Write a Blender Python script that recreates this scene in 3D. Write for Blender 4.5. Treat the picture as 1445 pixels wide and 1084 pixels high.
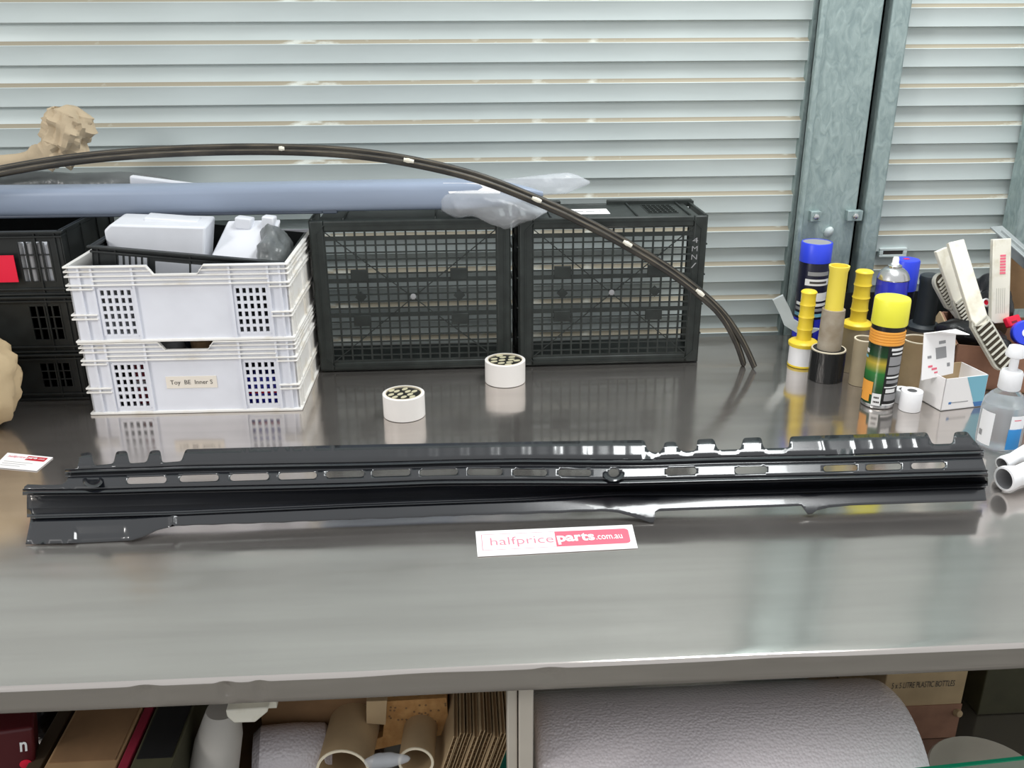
import bpy, bmesh, math, random
from mathutils import Vector, Matrix, noise
from mathutils.geometry import delaunay_2d_cdt

random.seed(7)
for o in list(bpy.data.objects):
    bpy.data.objects.remove(o)
scene = bpy.context.scene
COL = scene.collection
PI = math.pi
R = math.radians

# ------------------------------------------------------------------ camera
IW, IH, FPX = 1445, 1084, 1290.0
CAM = Vector((0, 0, 1.6))
PITCH, YAW, ROLL = R(21.5), R(-3.4), R(-0.25)
_f = Vector((0, math.cos(PITCH), -math.sin(PITCH)))
_u = Vector((0, math.sin(PITCH), math.cos(PITCH)))
_r = Vector((1, 0, 0))
_r, _u = math.cos(ROLL) * _r + math.sin(ROLL) * _u, -math.sin(ROLL) * _r + math.cos(ROLL) * _u
_rz = Matrix.Rotation(YAW, 3, 'Z')
_r, _u, _f = _rz @ _r, _rz @ _u, _rz @ _f
cam_d = bpy.data.cameras.new('camera')
cam_d.sensor_width = 36
cam_d.lens = FPX / IW * 36
cam_d.clip_start = 0.02
cam = bpy.data.objects.new('camera', cam_d)
COL.objects.link(cam)
mw = Matrix((_r, _u, -_f)).transposed().to_4x4()
mw.translation = CAM
cam.matrix_world = mw
scene.camera = cam

# ------------------------------------------------------------------ world, lights, exposure
world = bpy.data.worlds.new('world')
scene.world = world
world.use_nodes = True
bg = world.node_tree.nodes['Background']
bg.inputs[0].default_value = (0.97, 0.99, 1.0, 1)
bg.inputs[1].default_value = 0.62


def area(name, loc, target, sx, sy, power, col=(1, 1, 1)):
    d = bpy.data.lights.new(name, 'AREA')
    d.shape = 'RECTANGLE'
    d.size, d.size_y, d.energy, d.color = sx, sy, power, col
    o = bpy.data.objects.new(name, d)
    COL.objects.link(o)
    o.location = loc
    o.rotation_euler = (Vector(target) - Vector(loc)).to_track_quat('-Z', 'Y').to_euler()
    return o


area('fluorescent_light_left', (-2.5, -0.2, 2.6), (-0.2, 1.7, 1.0), 0.6, 0.6, 26, (1, 0.98, 0.95))
area('fluorescent_light_right', (0.85, 1.42, 3.0), (0.85, 1.42, 0.9), 0.70, 1.2, 34, (0.97, 1.0, 1.0))
scene.view_settings.view_transform = 'Standard'
scene.view_settings.look = 'None'
scene.view_settings.gamma = 1
scene.view_settings.use_curve_mapping = False
scene.view_settings.exposure = 0.30


# ------------------------------------------------------------------ survey helpers: photo pixel -> point in the room
def ray(px, py):
    return _f + (px - IW / 2) / FPX * _r - (py - IH / 2) / FPX * _u


def P(px, py, z=0.9):
    d = ray(px, py)
    return CAM + d * ((z - CAM.z) / d.z)


def V(px, py, y):
    d = ray(px, py)
    return CAM + d * (y / d.y)


def scale_at(p):
    """pixels per metre at point p"""
    return FPX / ((Vector(p) - CAM).dot(_f))


BZ = 0.9   # bench top height

# ------------------------------------------------------------------ materials
MATS = {}


def lin(c):
    return tuple(((v / 255) / 12.92 if v / 255 <= 0.04045 else ((v / 255 + 0.055) / 1.055) ** 2.4) for v in c)


def mat(name, rgb, rough=0.5, metal=0.0, var=0.0, vscale=20.0, rgb2=None, bump=0.0, bscale=60.0,
        stretch=(1, 1, 1), alpha=1.0, trans=0.0, ior=1.45, coat=0.0, spec=0.5, vlow=0.35, vhigh=0.65):
    if name in MATS:
        return MATS[name]
    m = bpy.data.materials.new(name)
    m.use_nodes = True
    nt = m.node_tree
    b = nt.nodes['Principled BSDF']
    c = (*lin(rgb), 1)
    b.inputs['Base Color'].default_value = c
    b.inputs['Roughness'].default_value = rough
    b.inputs['Metallic'].default_value = metal
    b.inputs['Alpha'].default_value = alpha
    b.inputs['Transmission Weight'].default_value = trans
    b.inputs['IOR'].default_value = ior
    b.inputs['Coat Weight'].default_value = coat
    b.inputs['Specular IOR Level'].default_value = spec
    tc = nt.nodes.new('ShaderNodeTexCoord')
    mp = nt.nodes.new('ShaderNodeMapping')
    mp.inputs['Scale'].default_value = stretch
    nt.links.new(tc.outputs['Object'], mp.inputs[0])
    if var > 0 or rgb2:
        n = nt.nodes.new('ShaderNodeTexNoise')
        n.inputs['Scale'].default_value = vscale
        n.inputs['Detail'].default_value = 5
        nt.links.new(mp.outputs[0], n.inputs['Vector'])
        r = nt.nodes.new('ShaderNodeValToRGB')
        r.color_ramp.elements[0].position = vlow
        r.color_ramp.elements[1].position = vhigh
        c2 = (*lin(rgb2), 1) if rgb2 else tuple(min(1, v * (1 + var)) for v in c[:3]) + (1,)
        c1 = c if rgb2 else tuple(v * (1 - var) for v in c[:3]) + (1,)
        r.color_ramp.elements[0].color = c1
        r.color_ramp.elements[1].color = c2
        nt.links.new(n.outputs['Fac'], r.inputs[0])
        nt.links.new(r.outputs[0], b.inputs['Base Color'])
    if bump > 0:
        n2 = nt.nodes.new('ShaderNodeTexNoise')
        n2.inputs['Scale'].default_value = bscale
        n2.inputs['Detail'].default_value = 4
        nt.links.new(mp.outputs[0], n2.inputs['Vector'])
        bp = nt.nodes.new('ShaderNodeBump')
        bp.inputs['Strength'].default_value = bump
        bp.inputs['Distance'].default_value = 0.01
        nt.links.new(n2.outputs['Fac'], bp.inputs['Height'])
        nt.links.new(bp.outputs[0], b.inputs['Normal'])
    MATS[name] = m
    return m


def steel_mat():
    m = bpy.data.materials.new('bench_steel')
    m.use_nodes = True
    nt = m.node_tree
    b = nt.nodes['Principled BSDF']
    b.inputs['Metallic'].default_value = 0.90
    tc = nt.nodes.new('ShaderNodeTexCoord')
    mp = nt.nodes.new('ShaderNodeMapping')
    mp.inputs['Scale'].default_value = (1.0, 14, 14)
    nt.links.new(tc.outputs['Object'], mp.inputs[0])
    n = nt.nodes.new('ShaderNodeTexNoise')
    n.inputs['Scale'].default_value = 2.2
    n.inputs['Detail'].default_value = 8
    nt.links.new(mp.outputs[0], n.inputs['Vector'])
    r = nt.nodes.new('ShaderNodeValToRGB')
    r.color_ramp.elements[0].position = 0.3
    r.color_ramp.elements[1].position = 0.75
    r.color_ramp.elements[0].color = (0.555, 0.515, 0.485, 1)
    r.color_ramp.elements[1].color = (0.65, 0.605, 0.57, 1)
    nt.links.new(n.outputs['Fac'], r.inputs[0])
    # smudges
    n2 = nt.nodes.new('ShaderNodeTexNoise')
    n2.inputs['Scale'].default_value = 5
    n2.inputs['Detail'].default_value = 6
    nt.links.new(tc.outputs['Object'], n2.inputs['Vector'])
    r2 = nt.nodes.new('ShaderNodeMapRange')
    r2.inputs['From Min'].default_value = 0.35
    r2.inputs['From Max'].default_value = 0.7
    r2.inputs['To Min'].default_value = 0.10
    r2.inputs['To Max'].default_value = 0.19
    nt.links.new(n2.outputs['Fac'], r2.inputs['Value'])
    nt.links.new(r2.outputs[0], b.inputs['Roughness'])
    nt.links.new(r.outputs[0], b.inputs['Base Color'])
    # faint unevenness of the sheet
    mp3 = nt.nodes.new('ShaderNodeMapping')
    mp3.inputs['Scale'].default_value = (1, 3, 1)
    nt.links.new(tc.outputs['Object'], mp3.inputs[0])
    n3 = nt.nodes.new('ShaderNodeTexNoise')
    n3.inputs['Scale'].default_value = 3.5
    n3.inputs['Detail'].default_value = 2
    nt.links.new(mp3.outputs[0], n3.inputs['Vector'])
    bp = nt.nodes.new('ShaderNodeBump')
    bp.inputs['Strength'].default_value = 0.10
    bp.inputs['Distance'].default_value = 0.01
    nt.links.new(n3.outputs['Fac'], bp.inputs['Height'])
    nt.links.new(bp.outputs[0], b.inputs['Normal'])
    return m


def bubble_mat(name, rgb, scale):
    m = bpy.data.materials.new(name)
    m.use_nodes = True
    nt = m.node_tree
    b = nt.nodes['Principled BSDF']
    b.inputs['Base Color'].default_value = (*lin(rgb), 1)
    b.inputs['Roughness'].default_value = 0.16
    b.inputs['Coat Weight'].default_value = 0.6
    tc = nt.nodes.new('ShaderNodeTexCoord')
    v = nt.nodes.new('ShaderNodeTexVoronoi')
    v.inputs['Scale'].default_value = scale
    v.inputs['Randomness'].default_value = 0.8
    nt.links.new(tc.outputs['Object'], v.inputs['Vector'])
    bp = nt.nodes.new('ShaderNodeBump')
    bp.invert = True
    bp.inputs['Strength'].default_value = 0.4
    bp.inputs['Distance'].default_value = 0.003
    nt.links.new(v.outputs['Distance'], bp.inputs['Height'])
    nt.links.new(bp.outputs[0], b.inputs['Normal'])
    return m


def galv_mat():
    m = bpy.data.materials.new('galvanised_steel')
    m.use_nodes = True
    nt = m.node_tree
    b = nt.nodes['Principled BSDF']
    b.inputs['Metallic'].default_value = 0.35
    b.inputs['Roughness'].default_value = 0.48
    tc = nt.nodes.new('ShaderNodeTexCoord')
    mp = nt.nodes.new('ShaderNodeMapping')
    mp.inputs['Scale'].default_value = (1.6, 1.6, 0.8)
    nt.links.new(tc.outputs['Object'], mp.inputs[0])
    v = nt.nodes.new('ShaderNodeTexNoise')
    v.inputs['Scale'].default_value = 38
    v.inputs['Detail'].default_value = 7
    v.inputs['Distortion'].default_value = 1.2
    nt.links.new(mp.outputs[0], v.inputs['Vector'])
    r = nt.nodes.new('ShaderNodeValToRGB')
    r.color_ramp.elements[0].position = 0.32
    r.color_ramp.elements[1].position = 0.72
    r.color_ramp.elements[0].color = (*lin((138, 155, 155)), 1)
    r.color_ramp.elements[1].color = (*lin((168, 184, 182)), 1)
    nt.links.new(v.outputs['Fac'], r.inputs[0])
    nt.links.new(r.outputs[0], b.inputs['Base Color'])
    bp = nt.nodes.new('ShaderNodeBump')
    bp.inputs['Strength'].default_value = 0.25
    bp.inputs['Distance'].default_value = 0.006
    nt.links.new(v.outputs['Fac'], bp.inputs['Height'])
    nt.links.new(bp.outputs[0], b.inputs['Normal'])
    return m


M_STEEL = steel_mat()
M_GALV = galv_mat()
M_DOOR = mat('door_paint', (201, 211, 210), 0.42, var=0.05, vscale=6, stretch=(0.6, 1, 3))
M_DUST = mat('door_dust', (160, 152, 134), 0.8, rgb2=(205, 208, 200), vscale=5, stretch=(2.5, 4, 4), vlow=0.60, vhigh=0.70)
M_WALL = mat('door_wall_paint', (205, 212, 210), 0.6, var=0.04)
M_FLOOR = mat('concrete', (120, 118, 112), 0.8, var=0.15, vscale=6, bump=0.2)
M_WHITEP = mat('white_crate_plastic', (226, 228, 236), 0.45, var=0.03, vscale=14)
M_WHITERIB = mat('white_crate_rib', (238, 236, 232), 0.5, rgb2=(214, 205, 188), vscale=16, vlow=0.52, vhigh=0.8)
M_BLACKP = mat('black_crate_plastic', (42, 47, 45), 0.45, var=0.2, vscale=40)
M_BLACKP2 = mat('black_stack_plastic', (32, 35, 35), 0.38, var=0.2, vscale=40)
M_BLACKGLOSS = mat('black_gloss_paint', (20, 22, 27), 0.24, spec=1.0, coat=0.5, var=0.1, vscale=30)
M_RUBBER = mat('rubber_strip', (50, 48, 45), 0.42, rgb2=(78, 73, 65), vscale=18, vlow=0.45, vhigh=0.8, bump=0.1)
M_RUBBERL = mat('rubber_lip', (116, 108, 94), 0.5, rgb2=(84, 80, 72), vscale=22)
M_TAPEW = mat('white_tape', (240, 236, 232), 0.35)
M_TAPEEDGE = mat('tape_edge', (225, 214, 190), 0.5)
M_CORE = mat('tape_core_print', (36, 36, 34), 0.5)
M_COREPRINT = mat('core_print_gold', (196, 190, 160), 0.5)
M_RAIL = mat('rail_blue_grey', (150, 162, 182), 0.36, var=0.05, vscale=9, stretch=(0.4, 2, 2))
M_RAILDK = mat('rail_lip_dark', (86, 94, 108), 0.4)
M_KRAFT = mat('kraft_paper', (188, 170, 142), 0.75, var=0.10, vscale=9, bump=0.35, bscale=24)
M_KRAFTBAG = mat('kraft_bag', (196, 174, 138), 0.75, var=0.10, vscale=7, bump=0.3, bscale=18)
M_CARD = mat('cardboard', (152, 122, 88), 0.8, var=0.12, vscale=14)
M_CARDL = mat('cardboard_light', (178, 154, 120), 0.8, var=0.10, vscale=14)
M_CARDD = mat('cardboard_brown', (128, 98, 68), 0.85, var=0.15, vscale=14)
M_CARDRED = mat('cardboard_reddish', (146, 108, 88), 0.85, var=0.12, vscale=30)
M_FOAM = mat('white_foam', (224, 226, 232), 0.6, var=0.03)
M_PAPER = mat('white_paper', (248, 246, 246), 0.5)
M_CREAM = mat('cream_label', (236, 228, 216), 0.6)
M_PINK = mat('label_red', (232, 112, 132), 0.5)
M_PINKL = mat('label_red_thin', (232, 140, 160), 0.5)
M_RED = mat('red_print', (196, 30, 50), 0.5)
M_REDB = mat('red_card', (232, 26, 62), 0.45)
M_INK = mat('dark_ink', (70, 66, 64), 0.6)
M_WINK = mat('white_ink', (238, 238, 238), 0.5)
M_GREYINK = mat('grey_ink', (150, 150, 152), 0.6)
M_YEL = mat('yellow_plastic', (244, 214, 62), 0.4, var=0.03)
M_YELL = mat('lemon_plastic', (245, 240, 72), 0.38)
M_YELT = mat('yellow_tube', (248, 226, 88), 0.42)
M_BLUE = mat('blue_plastic', (52, 74, 226), 0.35)
M_BLUEC = mat('blue_can', (48, 58, 200), 0.22, coat=0.4)
M_NAVY = mat('navy_label', (26, 26, 46), 0.3)
M_SILVER = mat('silver_metal', (205, 205, 205), 0.25, metal=0.9)
M_ORANGE = mat('orange_plastic', (244, 168, 66), 0.4)
M_BLACK = mat('black_plain', (26, 26, 27), 0.4)
M_BLACKWRAP = mat('black_wrap', (30, 31, 32), 0.25, bump=0.3, bscale=14, stretch=(6, 6, 0.6))
M_TANSLEEVE = mat('tan_sleeve', (150, 136, 116), 0.7, rgb2=(178, 168, 152), vscale=26)
M_TANROLL = mat('tan_roll', (164, 150, 124), 0.6, var=0.06)
M_GREYPL = mat('grey_metal', (160, 166, 166), 0.5, metal=0.2, var=0.06)
M_DIRTYW = mat('dirty_white', (232, 228, 214), 0.6, rgb2=(196, 186, 160), vscale=34, vlow=0.52, vhigh=0.85)
M_GREYRIB = mat('grey_brush_head', (196, 194, 182), 0.6, var=0.06)
M_BRISTLE = mat('dark_bristle', (70, 62, 50), 0.8, var=0.2, vscale=60)
M_WHITE = mat('white_plain', (246, 246, 248), 0.4)
M_LBLUE = mat('light_blue_print', (126, 186, 206), 0.5)
M_MBLUE = mat('mid_blue_print', (70, 120, 180), 0.5)
M_GREEN = mat('green_print', (40, 120, 60), 0.3)
M_GLASSG = mat('green_glass_edge', (26, 140, 104), 0.1)
M_PANE = mat('clear_pane', (225, 245, 238), 0.02, trans=0.95, ior=1.1)
M_FILM = mat('clear_film', (226, 230, 236), 0.22, alpha=0.38, bump=0.6, bscale=30, coat=0.4)
M_FILMD = mat('grey_film', (112, 116, 116), 0.28, alpha=0.8, bump=0.5, bscale=22)
M_BOTTLE = mat('clear_bottle', (238, 242, 245), 0.06, trans=0.92, ior=1.2)
M_LIQ = mat('clear_gel', (240, 243, 246), 0.08, trans=0.72, ior=1.15)
M_BAG = mat('black_bag', (32, 32, 35), 0.28, bump=0.5, bscale=26)
M_CORK = mat('chipboard', (190, 146, 92), 0.8, rgb2=(168, 122, 72), vscale=60, bump=0.3, bscale=120)
M_BUBBLE = bubble_mat('bubble_wrap', (244, 236, 240), 210)
M_BUBBLE2 = bubble_mat('bubble_wrap_small', (205, 198, 202), 220)
M_POST = mat('beige_post', (188, 180, 168), 0.55, var=0.05, vscale=12)
M_GREYTUBE = mat('grey_tube', (176, 172, 166), 0.6, var=0.04)
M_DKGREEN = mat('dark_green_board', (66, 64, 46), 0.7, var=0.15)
M_MAROON = mat('maroon_board', (128, 26, 48), 0.6)


# ------------------------------------------------------------------ mesh helpers
class MB:
    def __init__(s):
        s.v, s.f, s.m = [], [], []

    def quad_box(s, c8, mi=0):
        n = len(s.v)
        s.v += [Vector(p) for p in c8]
        for f in ((0, 3, 2, 1), (4, 5, 6, 7), (0, 1, 5, 4), (1, 2, 6, 5), (2, 3, 7, 6), (3, 0, 4, 7)):
            s.f.append([n + i for i in f])
            s.m.append(mi)
        return s

    def box(s, x0, x1, y0, y1, z0, z1, mi=0, M=None):
        c = [(x0, y0, z0), (x1, y0, z0), (x1, y1, z0), (x0, y1, z0), (x0, y0, z1), (x1, y0, z1), (x1, y1, z1), (x0, y1, z1)]
        if M is not None:
            c = [M @ Vector(p) for p in c]
        return s.quad_box(c, mi)

    def bar(s, a, b, w, h, up=(0, 0, 1), mi=0):
        a, b = Vector(a), Vector(b)
        d = (b - a).normalized()
        upv = Vector(up)
        sx = d.cross(upv)
        if sx.length < 1e-6:
            sx = d.cross(Vector((1, 0, 0)))
        sx.normalize()
        uu = sx.cross(d).normalized()
        c = []
        for p in (a, b):
            for i, j in ((-1, -1), (1, -1), (1, 1), (-1, 1)):
                c.append(p + sx * (i * w / 2) + uu * (j * h / 2))
        return s.quad_box(c, mi)

    def lathe(s, prof, seg=32, c=(0, 0, 0), mi=0, axis=None, caps=True):
        """prof: list of (r, z)"""
        n = len(s.v)
        c = Vector(c)
        q = Vector(axis).to_track_quat('Z', 'Y').to_matrix() if axis is not None else Matrix.Identity(3)
        for r, z in prof:
            for i in range(seg):
                a = 2 * PI * i / seg
                s.v.append(c + q @ Vector((r * math.cos(a), r * math.sin(a), z)))
        for k in range(len(prof) - 1):
            for i in range(seg):
                j = (i + 1) % seg
                s.f.append([n + k * seg + i, n + k * seg + j, n + (k + 1) * seg + j, n + (k + 1) * seg + i])
                s.m.append(mi)
        if caps:
            if prof[0][0] > 1e-5:
                s.f.append([n + i for i in reversed(range(seg))])
                s.m.append(mi)
            if prof[-1][0] > 1e-5:
                s.f.append([n + (len(prof) - 1) * seg + i for i in range(seg)])
                s.m.append(mi)
        return s

    def rings(s, rings, mi=0, caps=True, closed=True):
        n = len(s.v)
        k = len(rings[0])
        for r in rings:
            s.v += [Vector(p) for p in r]
        for a in range(len(rings) - 1):
            for i in range(k if closed else k - 1):
                j = (i + 1) % k
                s.f.append([n + a * k + i, n + a * k + j, n + (a + 1) * k + j, n + (a + 1) * k + i])
                s.m.append(mi)
        if caps and closed:
            s.f.append([n + i for i in reversed(range(k))])
            s.m.append(mi)
            s.f.append([n + (len(rings) - 1) * k + i for i in range(k)])
            s.m.append(mi)
        return s

    def prism(s, poly, y0, y1, mi=0):
        """polygon in xz extruded along y"""
        n = len(s.v)
        k = len(poly)
        s.v += [Vector((x, y0, z)) for x, z in poly] + [Vector((x, y1, z)) for x, z in poly]
        s.f.append([n + i for i in range(k)])
        s.f.append([n + k + i for i in reversed(range(k))])
        s.m += [mi, mi]
        for i in range(k):
            j = (i + 1) % k
            s.f.append([n + j, n + i, n + k + i, n + k + j])
            s.m.append(mi)
        return s

    def build(s, name, mats, parent=None, bevel=0.0, smooth=40, solid=0.0, sub=0, loc=None):
        me = bpy.data.meshes.new(name)
        me.from_pydata([tuple(v) for v in s.v], [], s.f)
        if not isinstance(mats, (list, tuple)):
            mats = [mats]
        for m in mats:
            me.materials.append(m)
        for p, mi in zip(me.polygons, s.m):
            p.material_index = mi
        bm = bmesh.new()
        bm.from_mesh(me)
        bmesh.ops.recalc_face_normals(bm, faces=bm.faces)
        bm.to_mesh(me)
        bm.free()
        if smooth:
            me.shade_smooth()
            me.set_sharp_from_angle(angle=R(smooth))
        o = bpy.data.objects.new(name, me)
        COL.objects.link(o)
        if parent is not None:
            o.parent = parent
        if loc is not None:
            o.location = loc
        if solid:
            md = o.modifiers.new('thickness', 'SOLIDIFY')
            md.thickness = solid
            md.offset = 0
        if bevel:
            md = o.modifiers.new('bevel', 'BEVEL')
            md.width = bevel
            md.segments = 2
            md.limit_method = 'ANGLE'
        if sub:
            md = o.modifiers.new('sub', 'SUBSURF')
            md.levels = md.render_levels = sub
        return o


def tag(o, label, cat, group=None):
    o['label'] = label
    o['category'] = cat
    if group:
        o['group'] = group
    return o


def thing(name, label, cat, loc=(0, 0, 0), rot=(0, 0, 0), group=None):
    o = bpy.data.objects.new(name, None)
    o.empty_display_size = 0.05
    COL.objects.link(o)
    o.location = loc
    o.rotation_euler = rot
    return tag(o, label, cat, group)


def struct(o):
    o['kind'] = 'structure'
    return o


def copy_tree(o, parent=None):
    c = o.copy()
    COL.objects.link(c)
    c.parent = parent
    for ch in list(o.children):
        copy_tree(ch, c)
    return c


def text(name, body, width, height, m, parent, M, thick=0.0004, bold=0.0):
    """flat lettering fitted into width x height, centred, lying in the local xy plane of matrix M"""
    cu = bpy.data.curves.new(name, 'FONT')
    cu.body = body
    cu.align_x = 'CENTER'
    cu.offset = bold
    cu.resolution_u = 3
    t = bpy.data.objects.new(name, cu)
    COL.objects.link(t)
    dg = bpy.context.evaluated_depsgraph_get()
    me = bpy.data.meshes.new_from_object(t.evaluated_get(dg))
    bpy.data.objects.remove(t)
    xs = [v.co.x for v in me.vertices]
    ys = [v.co.y for v in me.vertices]
    w, h = max(xs) - min(xs), max(ys) - min(ys)
    cx, cy = (max(xs) + min(xs)) / 2, (max(ys) + min(ys)) / 2
    for v in me.vertices:
        v.co = M @ Vector(((v.co.x - cx) / w * width, (v.co.y - cy) / h * height, thick))
    me.materials.clear()
    me.materials.append(m)
    o = bpy.data.objects.new(name, me)
    COL.objects.link(o)
    o.parent = parent
    return o


def frame(o, xdir, ydir):
    """matrix with local x along xdir, y as near ydir as possible, z = x cross y, origin o"""
    x = Vector(xdir).normalized()
    z = x.cross(Vector(ydir)).normalized()
    y = z.cross(x)
    m = Matrix((x, y, z)).transposed().to_4x4()
    m.translation = Vector(o)
    return m


def interp(tab, x):
    if x <= tab[0][0]:
        return tab[0][1]
    for (a, b), (c, d) in zip(tab, tab[1:]):
        if x <= c:
            return b + (d - b) * (x - a) / (c - a)
    return tab[-1][1]


def smoothtab(tab, x):
    return (interp(tab, x - 18) + 2 * interp(tab, x) + interp(tab, x + 18)) / 4


# ================================================================== SETTING
struct(MB().box(-4, 4, -3, 3, -0.05, 0, 0).build('floor', M_FLOOR, smooth=0))

DY = 2.12          # proud face of the roller door ribs
PITCHZ = 0.0845
Z0 = 1.607


def make_door(name, x0, x1, dz):
    d = bpy.data.objects.new(name, None)
    COL.objects.link(d)
    struct(d)
    rec = DY + 0.013
    prof = [(DY + 0.003, 0.0), (DY, -0.0022), (DY, -0.0), ]
    # one corrugation, from the lower edge of a proud face down to the next one
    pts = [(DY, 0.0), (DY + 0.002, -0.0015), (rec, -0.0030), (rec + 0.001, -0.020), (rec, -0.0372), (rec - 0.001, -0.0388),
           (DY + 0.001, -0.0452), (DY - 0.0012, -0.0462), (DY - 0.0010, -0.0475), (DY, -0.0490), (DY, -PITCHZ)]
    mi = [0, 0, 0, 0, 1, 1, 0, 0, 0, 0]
    me = None
    k0 = int((3.0 - Z0) / PITCHZ)
    for k in range(-k0, int((Z0 - 0.05) / PITCHZ)):
        z = Z0 + dz - k * PITCHZ
        if me is None:
            mb = MB()
            nx = 24
            n = 0
            for i in range(nx + 1):
                x = x0 + (x1 - x0) * i / nx
                for (y, zz) in pts:
                    mb.v.append(Vector((x, y, zz)))
            for i in range(nx):
                for j in range(len(pts) - 1):
                    a = i * len(pts) + j
                    mb.f.append([a, a + len(pts), a + len(pts) + 1, a + 1])
                    mb.m.append(mi[j])
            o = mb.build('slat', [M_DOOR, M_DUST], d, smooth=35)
            for p in o.data.polygons:      # faces look towards the room
                if p.normal.y > 0.2:
                    p.flip()
            me = o.data
        else:
            o = bpy.data.objects.new('slat', me)
            COL.objects.link(o)
            o.parent = d
        o.location.z = z
    return d


door_a = make_door('door_1', -2.8, 0.80, 0)
door_b = make_door('door_2', 0.975, 2.8, -0.016)
struct(MB().box(-2.8, 2.8, DY + 0.06, DY + 0.12, 0, 3.1).build('wall_back', M_WALL, smooth=0))
# lock plate with a slot on the right door
lp = V(1259, 356, DY)
mb = MB()
for (a, b, c, d) in ((-0.034, 0.034, 0.005, 0.011), (-0.034, 0.034, -0.011, -0.005), (-0.034, -0.025, -0.005, 0.005), (0.025, 0.034, -0.005, 0.005)):
    mb.box(lp.x + a, lp.x + b, DY - 0.006, DY + 0.004, lp.z + c, lp.z + d)
mb.build('lock_plate', M_DOOR, door_b, bevel=0.001)
MB().box(lp.x - 0.025, lp.x + 0.025, DY - 0.002, DY + 0.004, lp.z - 0.005, lp.z + 0.005).build('lock_slot', M_INK, door_b, smooth=0)

# galvanised column between the doors: folded channel face, groove, second flange
post = bpy.data.objects.new('trim_1', None)
COL.objects.link(post)
struct(post)
mb = MB()
mb.box(0.789, 0.930, 2.078, 2.09, 0, 3.0)
mb.box(0.789, 0.803, 2.066, 2.09, 0, 3.0)
mb.build('column_face', M_GALV, post, bevel=0.004)
MB().box(0.925, 0.950, 2.112, 2.118, 0, 3.0).build('column_groove', M_GALV, post, smooth=0)
MB().box(0.948, 0.990, 2.072, 2.118, 0, 3.0).build('column_flange', M_GALV, post, bevel=0.006)
MB().box(0.790, 0.990, 2.112, 2.17, 0, 3.0).build('column_back', M_GALV, post, smooth=0)
for (px, py, w, h) in ((1148, 304, 0.024, 0.024), (1203, 303, 0.036, 0.024)):
    c = V(px, py, 2.078)
    b = MB().box(c.x - w / 2, c.x + w / 2, 2.062, 2.080, c.z - h / 2, c.z + h / 2).build('bracket', M_GALV, post, bevel=0.0015)
    MB().lathe([(0.0068, 0), (0.0068, 0.004), (0.004, 0.006)], 6, (c.x, 2.062, c.z), axis=(0, -1, 0)).build('bolt', M_SILVER, b)
c = V(1166, 328, 2.078)
MB().lathe([(0.004, 0), (0.009, 0.006), (0.010, 0.016), (0.006, 0.024), (0.0, 0.027)], 12, (c.x, 2.08, c.z - 0.008), axis=(0.3, -0.5, 0.8)).build('knob', M_DOOR, post)
c = V(1443, 250, 2.07)
struct(MB().box(c.x - 0.004, c.x + 0.11, 2.05, 2.11, 0, 3.0).build('trim_2', M_GALV, bevel=0.004))

# ================================================================== BENCH
BF, BR, BX0, BX1 = 0.872, 2.05, -1.35, 1.75
bench = thing('steel_workbench', 'long stainless steel workbench with a dented folded front edge', 'workbench', (0, 0, 0))
mb = MB()
nx = 760
rings = []
dents = [(x, w, d) for x, w, d in ((V(318, 965, BF).x, 0.006, 0.006), (V(366, 965, BF).x, 0.005, 0.004), (V(205, 975, BF).x, 0.010, 0.004), (V(775, 950, BF).x, 0.012, 0.003), (V(1100, 935, BF).x, 0.05, 0.0015), (V(600, 950, BF).x, 0.05, 0.002))]
for i in range(nx + 1):
    x = BX0 + (BX1 - BX0) * i / nx
    dn = sum(d * math.exp(-((x - cx) / w) ** 2) for cx, w, d in dents)
    wav = 0.0008 * math.sin(x * 7.3) + 0.0003 * math.sin(x * 19.1 + 1)
    r = []
    prof = [(BR, BZ - 0.003), (BR, BZ - 0.0005), (BR - 0.004, BZ), (BF + 0.06, BZ), (BF + 0.02, BZ - 0.0002)]
    for k in range(6):
        a = k / 5 * PI / 2
        prof.append((BF + 0.006 - 0.006 * math.sin(a), BZ - 0.006 + 0.006 * math.cos(a)))
    prof += [(BF, BZ - 0.015), (BF - 0.0005, BZ - 0.025), (BF, BZ - 0.0345), (BF + 0.001, BZ - 0.0355), (BF + 0.014, BZ - 0.0355), (BF + 0.014, BZ - 0.034), (BF + 0.003, BZ - 0.034), (BF + 0.003, BZ - 0.004)]
    for (y, z) in prof:
        near = max(0.0, 1 - (y - BF) / 0.03) if y < BF + 0.03 else 0
        low = min(1.0, max(0.0, (BZ - 0.003 - z) / 0.006)) * max(0.0, min(1.0, (z - BZ + 0.036) / 0.02))
        r.append((x, y + near * (dn * low + wav * 0.6), z))
    rings.append(r)
mb.rings(rings)
mb.build('bench_top', M_STEEL, bench, smooth=50)
for (x, y) in ((-1.28, 0.92), (1.68, 0.92), (-1.28, 2.0), (1.68, 2.0)):
    MB().box(x - 0.02, x + 0.02, y - 0.02, y + 0.02, 0, BZ - 0.004).build('leg', M_POST, bench, bevel=0.002)
pl = V(716, 1030, 0.90)
pr = V(752, 1030, 0.90)
pm = V(731, 1030, 0.90)
MB().box(pl.x, pm.x - 0.0008, 0.900, 0.93, 0, BZ - 0.004).box(pm.x + 0.0006, pr.x, 0.893, 0.93, 0, BZ - 0.004).build('leg', M_POST, bench, bevel=0.0015)
SHZ = 0.40
MB().box(BX0 + 0.05, BX1 - 0.05, BF + 0.03, BR - 0.03, SHZ - 0.02, SHZ).build('lower_shelf', M_STEEL, bench, bevel=0.002)


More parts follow.
